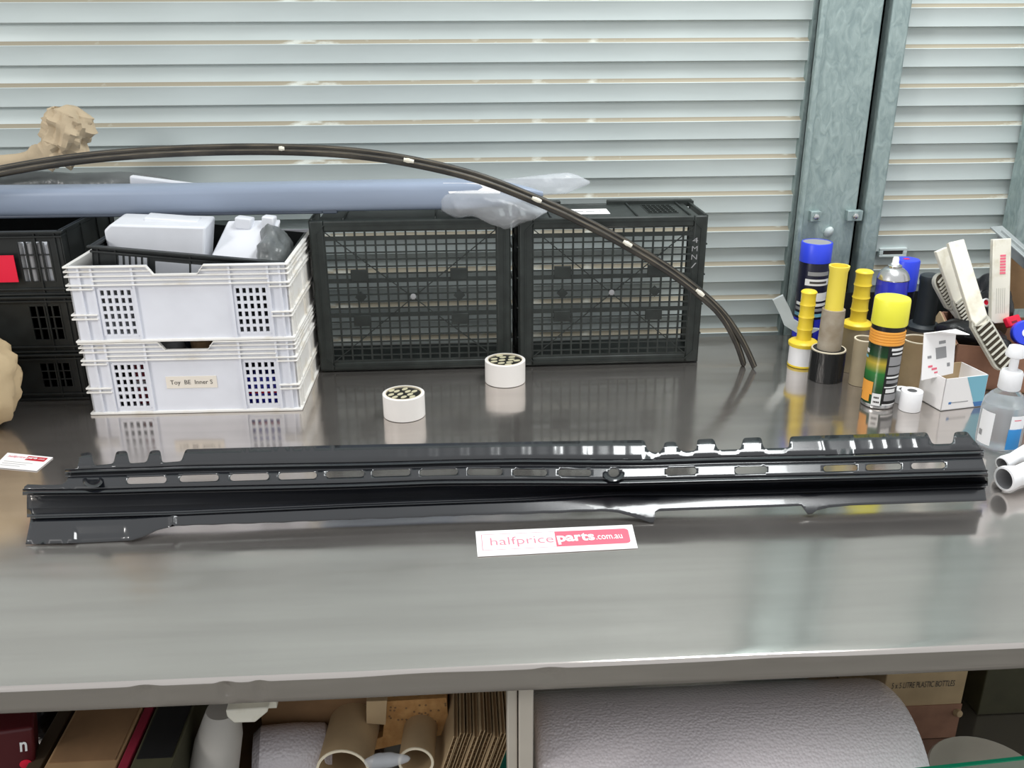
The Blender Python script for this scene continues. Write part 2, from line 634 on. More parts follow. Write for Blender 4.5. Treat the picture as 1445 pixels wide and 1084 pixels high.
# ================================================================== CRATES
def wall_with_windows(mb, x0, x1, z0, z1, y0, y1, wins, mi=0, notch=None):
    """front wall in xz from boxes, leaving openings; wins: (xa, xb, za, zb)"""
    xs = sorted(set([x0, x1] + [w[0] for w in wins] + [w[1] for w in wins]))
    for a, b in zip(xs, xs[1:]):
        cuts = sorted([(w[2], w[3]) for w in wins if w[0] <= a + 1e-6 and w[1] >= b - 1e-6])
        z = z0
        for c, d in cuts:
            if c - z > 1e-5:
                mb.box(a, b, y0, y1, z, c, mi)
            z = d
        if z1 - z > 1e-5:
            mb.box(a, b, y0, y1, z, z1, mi)


def lattice(mb, xa, xb, za, zb, nx, nz, y0, y1, tx, tz, mi=0):
    for i in range(nx + 1):
        x = xa + (xb - xa) * i / nx
        mb.box(x - tx / 2, x + tx / 2, y0, y1, za, zb, mi)
    for j in range(nz + 1):
        z = za + (zb - za) * j / nz
        mb.box(xa, xb, y0 + 0.0004, y1 - 0.0004, z - tz / 2, z + tz / 2, mi)


def white_crate(loc, rz, label):
    W, D, H = 0.404, 0.305, 0.146
    t = thing('white_crate', label, 'crate', loc, (0, 0, rz), 'white vented crates stacked on the bench')
    NA, NB, ND = 0.365 * W, 0.62 * W, 0.0165     # handle notch
    wz0, wz1 = 0.012, 0.70 * H
    wl = (0.135 * W, 0.285 * W, wz0, wz1)
    wr = (0.745 * W, 0.893 * W, wz0, wz1)
    mb = MB()
    wall_with_windows(mb, 0.004, W - 0.004, 0, H - ND - 0.001, 0.005, 0.0075, [wl, wr])
    mb.prism([(0.004, H - ND - 0.001), (NA + 0.012, H - ND - 0.001), (NA, H), (0.004, H)], 0.005, 0.0075)
    mb.prism([(NB - 0.012, H - ND - 0.001), (W - 0.004, H - ND - 0.001), (W - 0.004, H), (NB, H)], 0.005, 0.0075)
    mb.build('front_wall', M_WHITEP, t, smooth=0)
    for w in (wl, wr):
        g = MB()
        lattice(g, w[0], w[1], w[2], w[3], 5, 6, 0.0035, 0.0075, 0.0052, 0.0050)
        g.build('vent_grid', M_WHITEP, t, smooth=0)
    # upright strips
    for fx in (0.0615, 0.118, 0.298, 0.732, 0.905, 0.958):
        MB().box(fx * W - 0.002, fx * W + 0.002, 0.0005, 0.006, 0.003, H - 0.002).build('upright_rib', M_WHITEP, t, smooth=0)
    # horizontal ribs of the rim
    def rib(x0, x1, z, proud=0.0, tz=0.0026):
        MB().box(x0, x1, -0.001 - proud, 0.006, z - tz / 2, z + tz / 2).build('rim_rib', M_WHITERIB, t, bevel=0.0007)
    rib(0, NA, H - 0.0013, 0.002)
    rib(NB, W, H - 0.0013, 0.002)
    m2 = MB()
    m2.prism([(NA, H), (NA, H - 0.0026), (NA + 0.013, H - ND - 0.0026), (NB - 0.013, H - ND - 0.0026), (NB, H - 0.0026), (NB, H), (NB - 0.012, H - ND), (NA + 0.012, H - ND)], -0.002, 0.006)
    m2.build('handle_lip', M_WHITERIB, t, smooth=0)
    rib(0, NA + 0.008, H - 0.0100)
    rib(NB - 0.008, W, H - 0.0100)
    rib(0, W, H - 0.0190)
    rib(0.118 * W, W * 0.905, H - 0.0275)
    rib(0, W, H - 0.0355, 0.001)
    rib(0, 0.118 * W, H - 0.0430, 0.001)
    rib(0.905 * W, W, H - 0.0430, 0.001)
    for z in (0.046, 0.054):
        rib(0, 0.118 * W, z, 0.001)
        rib(0.905 * W, W, z, 0.001)
    rib(0, W, 0.0022, 0.0005, 0.0044)
    # sides, back, base
    for s, x in ((0, 0.004), (1, W - 0.007)):
        mb = MB()
        mb.box(x, x + 0.003, 0.005, D, 0, H)
        for z in (H - 0.0013, H - 0.010, H - 0.019, H - 0.0355, H - 0.043, 0.046, 0.054, 0.0022):
            xa, xb = (x - 0.005, x + 0.001) if s == 0 else (x + 0.002, x + 0.008)
            mb.box(xa, xb, 0.0, D, z - 0.0014, z + 0.0014)
        for fy in (0.06, 0.12, 0.5, 0.88, 0.94):
            xa, xb = (x - 0.004, x + 0.001) if s == 0 else (x + 0.002, x + 0.007)
            mb.box(xa, xb, fy * D - 0.002, fy * D + 0.002, 0.003, H - 0.002)
        mb.build('side_wall', M_WHITERIB, t, smooth=0)
    mb = MB()
    mb.box(0.004, W - 0.004, D - 0.004, D, 0, H)
    mb.build('back_wall', M_WHITEP, t, smooth=0)
    MB().box(0.006, W - 0.006, 0.006, D - 0.003, 0.001, 0.004).build('crate_base', M_WHITEP, t, smooth=0)
    return t, W, D, H


wc1, CW, CD, CH = white_crate((-0.7155, 1.668, BZ + 0.0005), R(-0.8), 'white vented plastic crate with a handwritten label, standing on the bench')
wc2, *_ = white_crate((-0.7165, 1.666, BZ + 0.1475), R(-0.6), 'white vented plastic crate holding a black tray, stacked on the labelled crate')
# handwritten label
lx, lz = 0.372 * CW, 0.062
lab = MB().box(lx, lx + 0.096, 0.0036, 0.0052, lz - 0.012, lz + 0.012).build('paper_label', M_CREAM, wc1, smooth=0)
lab['label'] = 'small cream label with handwriting'
text('handwriting', 'Toy  BE  Inner S', 0.080, 0.0115, M_INK, lab, frame((lx + 0.048, 0.0036, lz - 0.001), (1, 0, 0.0), (0, 0, 1)))

# goods seen through the vents and the handle gap
def carton(name, label, cat, loc, size, m, rz=0, m2=None, group=None, bevel=0.002):
    t = thing(name, label, cat, loc, (0, 0, rz), group)
    w, d, h = size
    MB().box(-w / 2, w / 2, -d / 2, d / 2, 0, h).build('body', m, t, bevel=bevel)
    if m2:
        MB().box(-w / 2 - 0.0006, w / 2 + 0.0006, -d / 2 - 0.0006, d / 2 + 0.0006, h * 0.38, h * 0.55).build('printed_band', m2, t, smooth=0)
    return t


carton('parts_carton', 'blue and red parts carton inside the labelled white crate', 'carton', (-0.385, 1.715, BZ + 0.0055), (0.075, 0.05, 0.058), M_BLUEC, 0.02, M_REDB)
carton('parts_carton', 'blue parts carton with white band deep inside the labelled white crate', 'carton', (-0.475, 1.74, BZ + 0.0055), (0.07, 0.06, 0.052), M_BLUE, -0.05, M_WHITE)
carton('parts_carton', 'dark red parts carton behind the left vent of the labelled crate', 'carton', (-0.615, 1.735, BZ + 0.0055), (0.05, 0.06, 0.09), M_MAROON, 0.05, M_GREYINK)
carton('parts_carton', 'black parts carton behind the left vent of the labelled crate', 'carton', (-0.668, 1.73, BZ + 0.0055), (0.045, 0.06, 0.055), M_BLACK, 0.0, M_WHITE)
for i, (x, lab_) in enumerate(((-0.565, 'grey paper roll in the handle gap of the labelled crate'), (-0.50, 'brown paper roll in the handle gap of the labelled crate'))):
    t = thing('paper_roll', lab_, 'roll', (x, 1.73, BZ + 0.0055), (0, 0, 0), None)
    MB().lathe([(0.026, 0), (0.027, 0.06), (0.026, 0.125), (0.018, 0.128), (0.018, 0.02)], 24, caps=False).build('wrap', [M_GREYINK, M_CARD][i], t)
    MB().lathe([(0.0178, 0.0), (0.0178, 0.118), (0.0150, 0.118), (0.0150, 0.0)], 24, caps=False).build('core', M_CARDD, t)


# ---- black produce crates standing on their sides, bases facing the room
def upright_crate(loc, W, H, label, rz=0.0, with_label=False):
    D = 0.165
    t = thing('black_crate', label, 'crate', loc, (0, 0, rz), None)
    g = MB()
    bx, bz0, bz1 = 0.030, 0.022, 0.026
    nxh, nzh = int(round((W - 2 * bx) / 0.0205)), int(round((H - bz0 - bz1) / 0.0150))
    x0, x1, z0, z1 = bx, W - bx, bz0, H - bz1
    wide = {1, 7, 12, 19}
    for i in range(nxh + 1):
        x = x0 + (x1 - x0) * i / nxh
        g.box(x - 0.0019, x + 0.0019, 0.006, 0.0095, z0, z1)
    for j in range(nzh + 1):
        z = z0 + (z1 - z0) * j / nzh
        th = 0.0045 if (nzh - j) in wide else 0.0014
        g.box(x0, x1, 0.0063, 0.0092, z - th, z + th)
    g.build('base_grid', M_BLACKP, t, smooth=0)
    f = MB()
    # rounded border frame of the base
    f.box(0.002, bx, 0.004, 0.016, 0.004, H - 0.004)
    f.box(W - bx, W - 0.002, 0.004, 0.016, 0.004, H - 0.004)
    f.box(bx, W - bx, 0.004, 0.016, 0.004, bz0)
    f.box(bx, W - bx, 0.004, 0.016, H - bz1, H - 0.004)
    f.build('base_frame', M_BLACKP, t, bevel=0.003)
    # raised line around the base
    ln = MB()
    a, b = 0.014, 0.012
    pts = [(a + 0.018, H - b), (W - a - 0.018, H - b), (W - a, H - b - 0.018), (W - a, b + 0.018), (W - a - 0.018, b), (a + 0.018, b), (a, b + 0.018), (a, H - b - 0.018)]
    for p, q in zip(pts, pts[1:] + pts[:1]):
        ln.bar((p[0], 0.0035, p[1]), (q[0], 0.0035, q[1]), 0.0022, 0.0022, (0, 1, 0))
    ln.build('base_ridge', M_BLACKP, t, smooth=0)
    # solid pads and star ribs
    for fx in (0.235, 0.735):
        for fz in (0.345, 0.64):
            MB().box(fx * W - 0.018, fx * W + 0.018, 0.0045, 0.0115, fz * H - 0.012, fz * H + 0.012).build('pad', M_BLACKP, t, bevel=0.001)
        MB().prism([(fx * W - 0.012, 0.5 * H), (fx * W, 0.5 * H - 0.012), (fx * W + 0.012, 0.5 * H), (fx * W, 0.5 * H + 0.012)], 0.005, 0.011).build('pad', M_BLACKP, t, smooth=0)
    for (ax, az, cx, cz) in ((bx, bz0, W - bx, H - bz1), (bx, H - bz1, W - bx, bz0)):
        MB().bar((ax, 0.0055, az), (cx, 0.0055, cz), 0.002, 0.0022, (0, 1, 0)).build('diagonal_rib', M_BLACKP, t, smooth=0)
    MB().lathe([(0.006, 0), (0.006, 0.002), (0.002, 0.003)], 14, (W / 2, 0.0055, H / 2), axis=(0, -1, 0)).build('moulding_mark', M_GREYINK, t)
    # side walls with vents
    for s in (0, 1):
        m = MB()
        x = 0.0 if s == 0 else W - 0.003
        m.box(x, x + 0.003, 0.012, D, 0.004, H - 0.004)
        xa = x - 0.004 if s == 0 else x
        m.box(xa, xa + 0.007, D - 0.012, D, 0.0, H)
        for fz in (0.2, 0.4, 0.6, 0.8):
            m.box(xa + 0.001, xa + 0.006, 0.014, D, fz * H - 0.0015, fz * H + 0.0015)
        m.build('side_wall', M_BLACKP, t, smooth=0)
    # top wall: recessed panel, vent grid, thick rim at the back with a grip
    m = MB()
    vx0, vx1 = 0.70 * W, 0.86 * W
    m.box(0.02, vx0, 0.014, D - 0.012, H - 0.008, H - 0.005)
    m.box(vx1, W - 0.02, 0.014, D - 0.012, H - 0.008, H - 0.005)
    m.box(vx0, vx1, 0.014, 0.045, H - 0.008, H - 0.005)
    m.box(vx0, vx1, D - 0.03, D - 0.012, H - 0.008, H - 0.005)
    for i in range(7):
        x = vx0 + (vx1 - vx0) * i / 6
        m.box(x - 0.001, x + 0.001, 0.045, D - 0.03, H - 0.008, H - 0.004)
    for j in range(6):
        y = 0.045 + (D - 0.075) * j / 5
        m.box(vx0, vx1, y - 0.0012, y + 0.0012, H - 0.0075, H - 0.0035)
    m.build('top_wall', M_BLACKP, t, smooth=0)
    m = MB()
    m.box(0, W * 0.26, D - 0.014, D, H - 0.012, H + 0.004)
    m.box(W * 0.52, W, D - 0.014, D, H - 0.012, H + 0.004)
    m.box(W * 0.26, W * 0.52, D - 0.014, D, H - 0.012, H - 0.004)
    for x in (0.004, W * 0.165, W * 0.62, W * 0.90, W - 0.010):
        m.box(x, x + 0.004, 0.012, D - 0.01, H - 0.008, H - 0.0005)
    m.build('rim', M_BLACKP, t, bevel=0.002)
    MB().box(0.0, W, 0.012, D, 0.0, 0.004).build('bottom_wall', M_BLACKP, t, smooth=0)
    if with_label:
        l = MB().box(0.255 * W, 0.495 * W, 0.045, 0.100, H - 0.005, H - 0.0042).build('paper_label', M_PAPER, t, smooth=0)
        l['label'] = 'white paper label on top of the crate'
        for k, (u0, u1) in enumerate(((0.275, 0.36), (0.375, 0.42), (0.445, 0.455))):
            MB().box(u0 * W, u1 * W, 0.070, 0.076, H - 0.0043, H - 0.0039).build('label_print', M_GREYINK, l, smooth=0)
        for k, s in enumerate(('4', 'M', 'N', '/')):
            text('chalk_mark', s, 0.012, 0.011, M_GREYINK, t, frame((W - 0.026, 0.0038, H - 0.055 - 0.018 * k), (1, 0, 0), (0, 0, 1)), bold=0.0)
    return t


upright_crate((-0.303, 1.863, BZ + 0.001), 0.413, 0.332, 'black mesh-bottomed crate standing on edge between white crates and its twin')
upright_crate((0.126, 1.866, BZ + 0.001), 0.398, 0.330, 'black mesh-bottomed crate on edge with white paper label on top', 0, True)


# ---- stack of black crates behind the kraft bag
def low_crate(loc, W, D, H, label, m, wins, rz=0.0, ry=0.0, name='black_crate', group=None):
    t = thing(name, label, 'crate', loc, (0, ry, rz), group)
    mb = MB()
    wall_with_windows(mb, 0.002, W - 0.002, 0, H, 0.003, 0.006, [w[:4] for w in wins])
    mb.build('front_wall', m, t, smooth=0)
    for (a, b, c, d, nx, nz) in wins:
        if nx:
            g = MB()
            lattice(g, a, b, c, d, nx, nz, 0.002, 0.006, 0.0030, 0.0022)
            g.build('vent_grid', m, t, smooth=0)
    for z, p in ((H - 0.002, 0.006), (H - 0.011, 0.002), (0.0025, 0.003), (0.012, 0.001)):
        MB().box(-p, W + p, -p, 0.004, z - 0.002, z + 0.002).build('rim_rib', m, t, bevel=0.0008)
    for fx in (0.03, 0.12, 0.5, 0.88, 0.97):
        MB().box(fx * W - 0.0015, fx * W + 0.0015, 0.0, 0.004, 0.003, H - 0.003).build('upright_rib', m, t, smooth=0)
    for x in (0.0, W - 0.003):
        s = MB().box(x, x + 0.003, 0.003, D, 0, H)
        s.box(x - 0.003, x + 0.006, 0.0, D, H - 0.004, H)
        s.box(x - 0.001, x + 0.004, 0.0, D, H - 0.013, H - 0.010)
        for fy in (0.1, 0.35, 0.65, 0.9):
            s.box(x - 0.002, x + 0.005, fy * D - 0.0015, fy * D + 0.0015, 0, H)
        s.build('side_wall', m, t, smooth=0)
    MB().box(0, W, D - 0.003, D, 0, H).build('back_wall', m, t, smooth=0)
    MB().box(0.002, W - 0.002, 0.004, D - 0.002, 0.001, 0.004).build('crate_base', m, t, smooth=0)
    return t


SX0 = -1.165
SW = 0.415
hs = [0.098, 0.116, 0.125]
z = BZ + 0.0005
names = ['lowest black crate of the stack beside the white crates', 'middle black crate of the stack beside the white crates', 'topmost black crate of the stack, with a red card on its front']
for k in range(3):
    wa, wb = V(24, 370, 1.75).x - SX0, V(69, 370, 1.75).x - SX0
    low_crate((SX0, 1.752 + 0.004 * k, z), SW, 0.285, hs[k], names[k], M_BLACKP2, [(wa, wb, 0.026, hs[k] - 0.020, 4, 3)])
    if k == 2:
        c = V(8, 380, 1.75)
        tag(MB().box(c.x - 0.055, c.x + 0.018, 1.7518, 1.7535, c.z - 0.026, c.z + 0.026).build('red_card', M_REDB, smooth=0), 'bright red card on the front of the topmost black crate', 'card')
        t = thing('foam_tube_pack', 'pale foam seen through the vent of the topmost black crate', 'foam pack', (SX0 + (wa + wb) / 2, 1.79, z + 0.006))
        MB().box(-0.05, 0.05, -0.018, 0.04, 0, 0.090).build('block', M_FOAM, t, bevel=0.003)
        for i in range(4):
            MB().lathe([(0.007, 0), (0.0072, 0.045), (0.007, 0.093), (0.004, 0.095)], 12, (-0.03 + 0.02 * i, -0.018, 0)).build('rod', M_GREYINK, t)
    z += hs[k] + 0.0005
STACKTOP = z

# ---- black tray inside the top white crate
fl = V(119, 342, 1.715)
fr = V(404, 374, 1.690)
TW = 0.352
ty = math.atan2(fl.z - fr.z, fr.x - fl.x) * 0.92
TH = 0.078
tloc = Vector((fl.x + 0.012, 1.690, fl.z - TH))
tray = low_crate(tloc, TW, 0.262, TH, 'shallow black vented tray tilted inside the upper white crate', M_BLACKP2,
                 [(0.045, 0.100, 0.010, TH - 0.014, 5, 1), (0.112, 0.205, 0.018, TH - 0.020, 0, 0)], 0, ty, 'black_tray')


def in_tray(x, y, z):
    return Vector(tloc) + Matrix.Rotation(ty, 3, 'Y') @ Vector((x, y, z))


fb = thing('foam_block', 'white polystyrene block resting in the tilted black tray', 'foam block', in_tray(0.018, 0.04, 0.006), (0, ty, R(4)))
mb = MB()
mb.prism([(0.0, 0.0), (0.165, 0.0), (0.172, 0.109), (0.0, 0.101), (-0.012, 0.088)], 0.015, 0.125)
mb.build('block', M_FOAM, fb, bevel=0.004)
MB().box(0.05, 0.15, 0.06, 0.11, 0.100, 0.1095).build('ridge', M_FOAM, fb, bevel=0.003)
fb2 = thing('foam_block', 'white polystyrene corner piece leaning at the plastic-filled end of the tray', 'foam block', in_tray(0.205, 0.05, 0.006), (0, ty, R(-8)))
mb = MB()
mb.quad_box([(-0.018, 0, 0.0), (0.075, 0, 0.0), (0.080, 0.10, 0), (-0.015, 0.10, 0), (-0.012, 0.03, 0.055), (0.085, 0.03, 0.050), (0.098, 0.11, 0.120), (-0.010, 0.11, 0.104)])
mb.build('wedge', M_FOAM, fb2, bevel=0.003)
MB().box(0.012, 0.045, 0.085, 0.11, 0.095, 0.118).build('lug', M_FOAM, fb2, bevel=0.003)
MB().box(0.066, 0.090, 0.085, 0.11, 0.10, 0.126).build('lug', M_FOAM, fb2, bevel=0.003)


def blob(name, m, c, rad, amp=0.25, freq=9.0, seed=0, lat=22, lon=36, parent=None, flatz=None, ridge=False):
    """crumpled closed lump"""
    mb = MB()
    c = Vector(c)
    rings = []
    for i in range(1, lat):
        th = PI * i / lat
        rr = []
        for j in range(lon):
            ph = 2 * PI * j / lon
            d = Vector((math.sin(th) * math.cos(ph), math.sin(th) * math.sin(ph), math.cos(th)))
            p = Vector((d.x * rad[0], d.y * rad[1], d.z * rad[2]))
            q = p * freq + Vector((seed, seed * 1.7, seed * 0.3))
            n = noise.noise(q) + 0.5 * noise.noise(q * 2.1)
            if ridge:
                n = 0.5 - abs(noise.noise(q)) * 1.6 + 0.35 * (0.5 - abs(noise.noise(q * 2.3)) * 2)
            p = p * (1 + amp * n)
            p = p + c
            if flatz is not None:
                p.z = max(p.z, flatz)
            rr.append(p)
        rings.append(rr)
    mb.rings(rings)
    return mb.build(name, m, parent, smooth=50)


tag(blob('plastic_bag', M_FILMD, in_tray(0.310, 0.11, 0.060), (0.034, 0.075, 0.054), 0.35, 26, 3), 'crumpled grey see-through bag in the corner of the black tray', 'plastic bag')

# ================================================================== RAIL, FILM, WRAPPED PANEL
RY = 1.885
ra, rb = V(0, 285, RY), V(640, 286, RY)
RZB = 1.2395
rail = thing('wrapped_rail', 'long blue-grey moulded rail lying across the tops of the crates', 'rail', (0, RY, RZB))
mb = MB()
prof = []
RH, RD = 0.060, 0.070
for k in range(28):
    a = 2 * PI * k / 28
    ca, sa = math.cos(a), math.sin(a)
    e = 0.55
    prof.append((RD / 2 + RD / 2 * math.copysign(abs(ca) ** e, ca), RH / 2 + RH / 2 * math.copysign(abs(sa) ** e, sa)))
X0, X1 = -1.45, V(768, 290, RY).x
rings = []
for i in range(60):
    f = i / 59
    x = X0 + (X1 - X0) * f
    s = 1.0 if f < 0.9 else max(0.12, 1 - ((f - 0.9) / 0.1) ** 2 * 0.85)
    zo = 0.001 * math.sin(f * 9)
    rings.append([(x, y * s + (1 - s) * 0.03, zc * s + (1 - s) * 0.028 + zo + 0.001) for y, zc in prof])
mb.rings(rings)
mb.build('rail_body', M_RAIL, rail, smooth=60)
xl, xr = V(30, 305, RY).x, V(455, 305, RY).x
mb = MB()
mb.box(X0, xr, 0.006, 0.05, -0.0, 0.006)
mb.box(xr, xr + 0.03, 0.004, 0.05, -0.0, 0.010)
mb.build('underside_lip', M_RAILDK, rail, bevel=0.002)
l1, l2 = V(634, 272, RY + 0.02), V(705, 276, RY + 0.02)
wl_ = MB().quad_box([(l1.x, 0.0005, 0.0385), (l2.x, 0.0005, 0.0365), (l2.x + 0.004, 0.008, 0.0555), (l1.x - 0.012, 0.010, 0.0575),
                     (l1.x, -0.0012, 0.0395), (l2.x, -0.0012, 0.0375), (l2.x + 0.004, 0.0065, 0.0570), (l1.x - 0.012, 0.0085, 0.0590)]).build('paper_label', M_PAPER, rail, smooth=0)
wl_['label'] = 'white label on the wrapped rail end'


def film(name, outline, ymid, depth, m, seed, label, cat, n=16, amp=0.006):
    """crumpled film sleeve from top and bottom outline (px, ytop, ybot) at depth ymid"""
    mb = MB()
    rings = []
    xs = [o[0] for o in outline]
    steps = 30
    for i in range(steps + 1):
        px = xs[0] + (xs[-1] - xs[0]) * i / steps
        yt = interp([(o[0], o[1]) for o in outline], px)
        yb = interp([(o[0], o[2]) for o in outline], px)
        a, b = V(px, yt, ymid), V(px, yb, ymid)
        c, h = (a + b) / 2, max(0.001, (a - b).length / 2)
        e = min(1.0, 0.25 + min(i, steps - i) / 6)
        rr = []
        for k in range(n):
            t = 2 * PI * k / n
            p = Vector((c.x, c.y + depth * e * math.cos(t), c.z + h * math.sin(t)))
            q = p * 38 + Vector((seed, 0, 0))
            nn = noise.noise_vector(q) * amp
            nn.z *= 0.35
            p += nn
            rr.append(p)
        rings.append(rr)
    mb.rings(rings)
    return tag(mb.build(name, m, smooth=70), label, cat)


film('plastic_sleeve', [(621, 276, 298), (645, 268, 307), (668, 266, 304), (688, 267, 317), (712, 271, 324), (735, 280, 315), (755, 289, 306), (772, 296, 300)], RY + 0.012, 0.052, M_FILM, 3,
     'clear crumpled plastic sleeve hanging off the end of the blue-grey rail', 'plastic sleeve')
film('plastic_sleeve', [(640, 262, 270), (700, 254, 272), (760, 247, 276), (800, 243, 274), (815, 246, 266), (832, 256, 260)], RY + 0.10, 0.02, M_FILM, 9,
     'pointed see-through plastic film sticking out above the labelled black crate', 'plastic film', amp=0.003)
film('film_wrapped_bundle', [(-90, 236, 300), (0, 244, 300), (60, 241, 300), (110, 245, 300), (180, 242, 300), (220, 246, 300), (280, 262, 300), (330, 266, 300), (372, 269, 300)], RY + 0.125, 0.022, M_FILMD, 5,
     'dark panel in grey plastic film lying behind the blue-grey rail', 'wrapped bundle', amp=0.003)
a, b, c, d = V(184, 247, 1.975), V(276, 259, 1.975), V(280, 268, 1.975), V(184, 274, 1.975)
mb = MB()
mb.quad_box([(d.x, 1.966, 1.246), (c.x, 1.966, 1.246), (c.x, 1.984, 1.246), (d.x, 1.984, 1.246), (a.x, 1.966, a.z), (b.x, 1.966, b.z), (b.x, 1.984, b.z), (a.x, 1.984, a.z)])
tag(mb.build('foam_board', M_FOAM, bevel=0.004), 'white foam board edge rising behind the blue-grey rail', 'foam board')

# crumpled kraft paper, one twisted lump with a tail
kp = thing('crumpled_paper', 'crumpled brown kraft paper twist lying above the rail by the roller door', 'paper', (-0.9, 1.96, 1.33))


def kraft(name, path, m, seed, parent, lon=30, amp=0.3, freq=16):
    """path: (px, py, y, rx, rz) lumps swept along"""
    rings = []
    steps = 34
    for i in range(steps + 1):
        s = i / steps * (len(path) - 1)
        k = min(int(s), len(path) - 2)
        f = s - k
        A, B = path[k], path[k + 1]
        f2 = f * f * (3 - 2 * f)
        v = [A[q] + (B[q] - A[q]) * f2 for q in range(4)]
        c = V(v[0], v[1], v[2])
        A0, B0 = V(A[0], A[1], A[2]), V(B[0], B[1], B[2])
        d = (B0 - A0).normalized()
        up = Vector((0, 1, 0))
        sx = d.cross(up).normalized()
        uu = sx.cross(d)
        r = v[3]
        rr = []
        for j in range(lon):
            t = 2 * PI * j / lon
            off = sx * math.cos(t) + uu * math.sin(t) * 0.8
            q0_ = c + off * r
            q = Vector((q0_.x, q0_.y, q0_.z * 0.5)) * freq + Vector((seed, seed, 0))
            n = 0.55 - abs(noise.noise(q)) * 2.0 + 0.5 * (0.5 - abs(noise.noise(q * 2.3)) * 2)
            rr.append(c + off * (r * (1 + amp * n)) - parent.location)
        rings.append(rr)
    mb = MB()
    mb.rings(rings)
    return mb.build(name, m, parent, smooth=24)


kraft('paper_lump', [(104, 150, 1.95, 0.010), (103, 160, 1.95, 0.034), (98, 182, 1.95, 0.044), (92, 205, 1.95, 0.042), (70, 217, 1.95, 0.030), (45, 224, 1.95, 0.015)], M_KRAFT, 4.3, kp, amp=0.46, freq=36)
kraft('paper_tail', [(70, 214, 1.95, 0.020), (40, 224, 1.95, 0.014), (0, 231, 1.95, 0.017), (-60, 238, 1.95, 0.02)], M_KRAFT, 1.3, kp, amp=0.2)

# ================================================================== CURVED RUBBER STRIPS
APATH = [(-420, 372), (-250, 305), (-110, 264), (0, 240.5), (100, 224), (200, 214.5), (300, 210), (398, 209.5), (490, 214), (577, 226), (670, 248), (757, 281), (825, 312), (885, 344), (940, 377), (987, 412), (1020, 443), (1042, 474), (1056, 500), (1065, 521)]


def catmull(pts, n):
    out = []
    for i in range(len(pts) - 1):
        p0 = pts[max(i - 1, 0)]
        p1, p2 = pts[i], pts[i + 1]
        p3 = pts[min(i + 2, len(pts) - 1)]
        for k in range(n):
            t = k / n
            out.append(tuple(0.5 * ((2 * p1[a]) + (-p0[a] + p2[a]) * t + (2 * p0[a] - 5 * p1[a] + 4 * p2[a] - p3[a]) * t * t + (-p0[a] + 3 * p1[a] - 3 * p2[a] + p3[a]) * t ** 3) for a in range(len(p1))))
    out.append(pts[-1])
    return out


def sweep(mb, pts, prof, mi=0):
    rings = []
    for i, p in enumerate(pts):
        a, b = pts[max(i - 1, 0)], pts[min(i + 1, len(pts) - 1)]
        d = (b - a).normalized()
        yv = Vector((0, 1, 0))
        nz = d.cross(yv).normalized() * -1
        if nz.z < 0:
            nz = -nz
        yy = nz.cross(d).normalized()
        rings.append([p + nz * u + yy * v for u, v in prof])
    mb.rings(rings, mi)


def strip(name, dpx, yplane, yend, label, endcut=0):
    pts = catmull(APATH, 6)
    w = []
    n = len(pts)
    for i, (px, py) in enumerate(pts[:n - endcut] if endcut else pts):
        f = i / n
        q = px + (dpx[0] if f > 0.82 else 0) * max(0, (f - 0.82) / 0.18)
        yy = yplane + (yend - yplane) * max(0, (f - 0.78) / 0.22)
        w.append(V(q, py + dpx[1], yy))
    last = w[-1]
    if last.z < BZ + 0.004:
        w[-1] = Vector((last.x, last.y, BZ + 0.004))
    t = thing(name, label, 'rubber strip', w[-1])
    o = t.location
    w = [p - o for p in w]
    mb = MB()
    sweep(mb, w, [(0.0066 * math.cos(k * PI / 5), 0.0058 * math.sin(k * PI / 5)) for k in range(10)])
    mb.build('seal_body', M_RUBBER, t, smooth=60)
    mb = MB()
    sweep(mb, [p + Vector((0, -0.0050, 0.0036)) for p in w], [(0.0011, -0.0014), (0.0011, 0.0014), (-0.0011, 0.0014), (-0.0011, -0.0014)])
    mb.build('seal_lip', M_RUBBERL, t, smooth=60)
    return t, w


s1, w1 = strip('rubber_seal_strip', (0, -2.0), 1.842, 1.826, 'arched black rubber seal strip with its tip on the bench')
s2, w2 = strip('rubber_seal_strip', (-14, 5.0), 1.834, 1.850, 'arched black rubber seal strip taped beneath its twin, ending just short of the bench', 3)
for i, (px, py) in enumerate(((398, 209), (577, 226), (757, 281), (885, 343), (987, 412))):
    c = V(px, py + 1, 1.828) - s1.location
    j = min(range(len(w1)), key=lambda q: (w1[q] - c).length)
    d = (w1[min(j + 1, len(w1) - 1)] - w1[max(j - 1, 0)]).normalized()
    ln = 0.010 if i == 0 else 0.020
    mb = MB()
    rings = []
    for k in range(7):
        f = k / 6 - 0.5
        r = 0.0052 * (1 - 0.5 * abs(f)) + 0.0012 * noise.noise(Vector((i * 3.3, k * 1.7, 0)))
        q = c + d * (ln * f) + Vector((0, 0, 0.001))
        rings.append([q + Vector((0, -0.0048 + r * 0.7 * math.cos(t * PI / 4), 0)) + d.cross(Vector((0, 1, 0))) * (r * 0.9 * math.sin(t * PI / 4)) for t in range(8)])
    mb.rings(rings)
    mb.build('tape_tie', M_DIRTYW, s1, smooth=30)


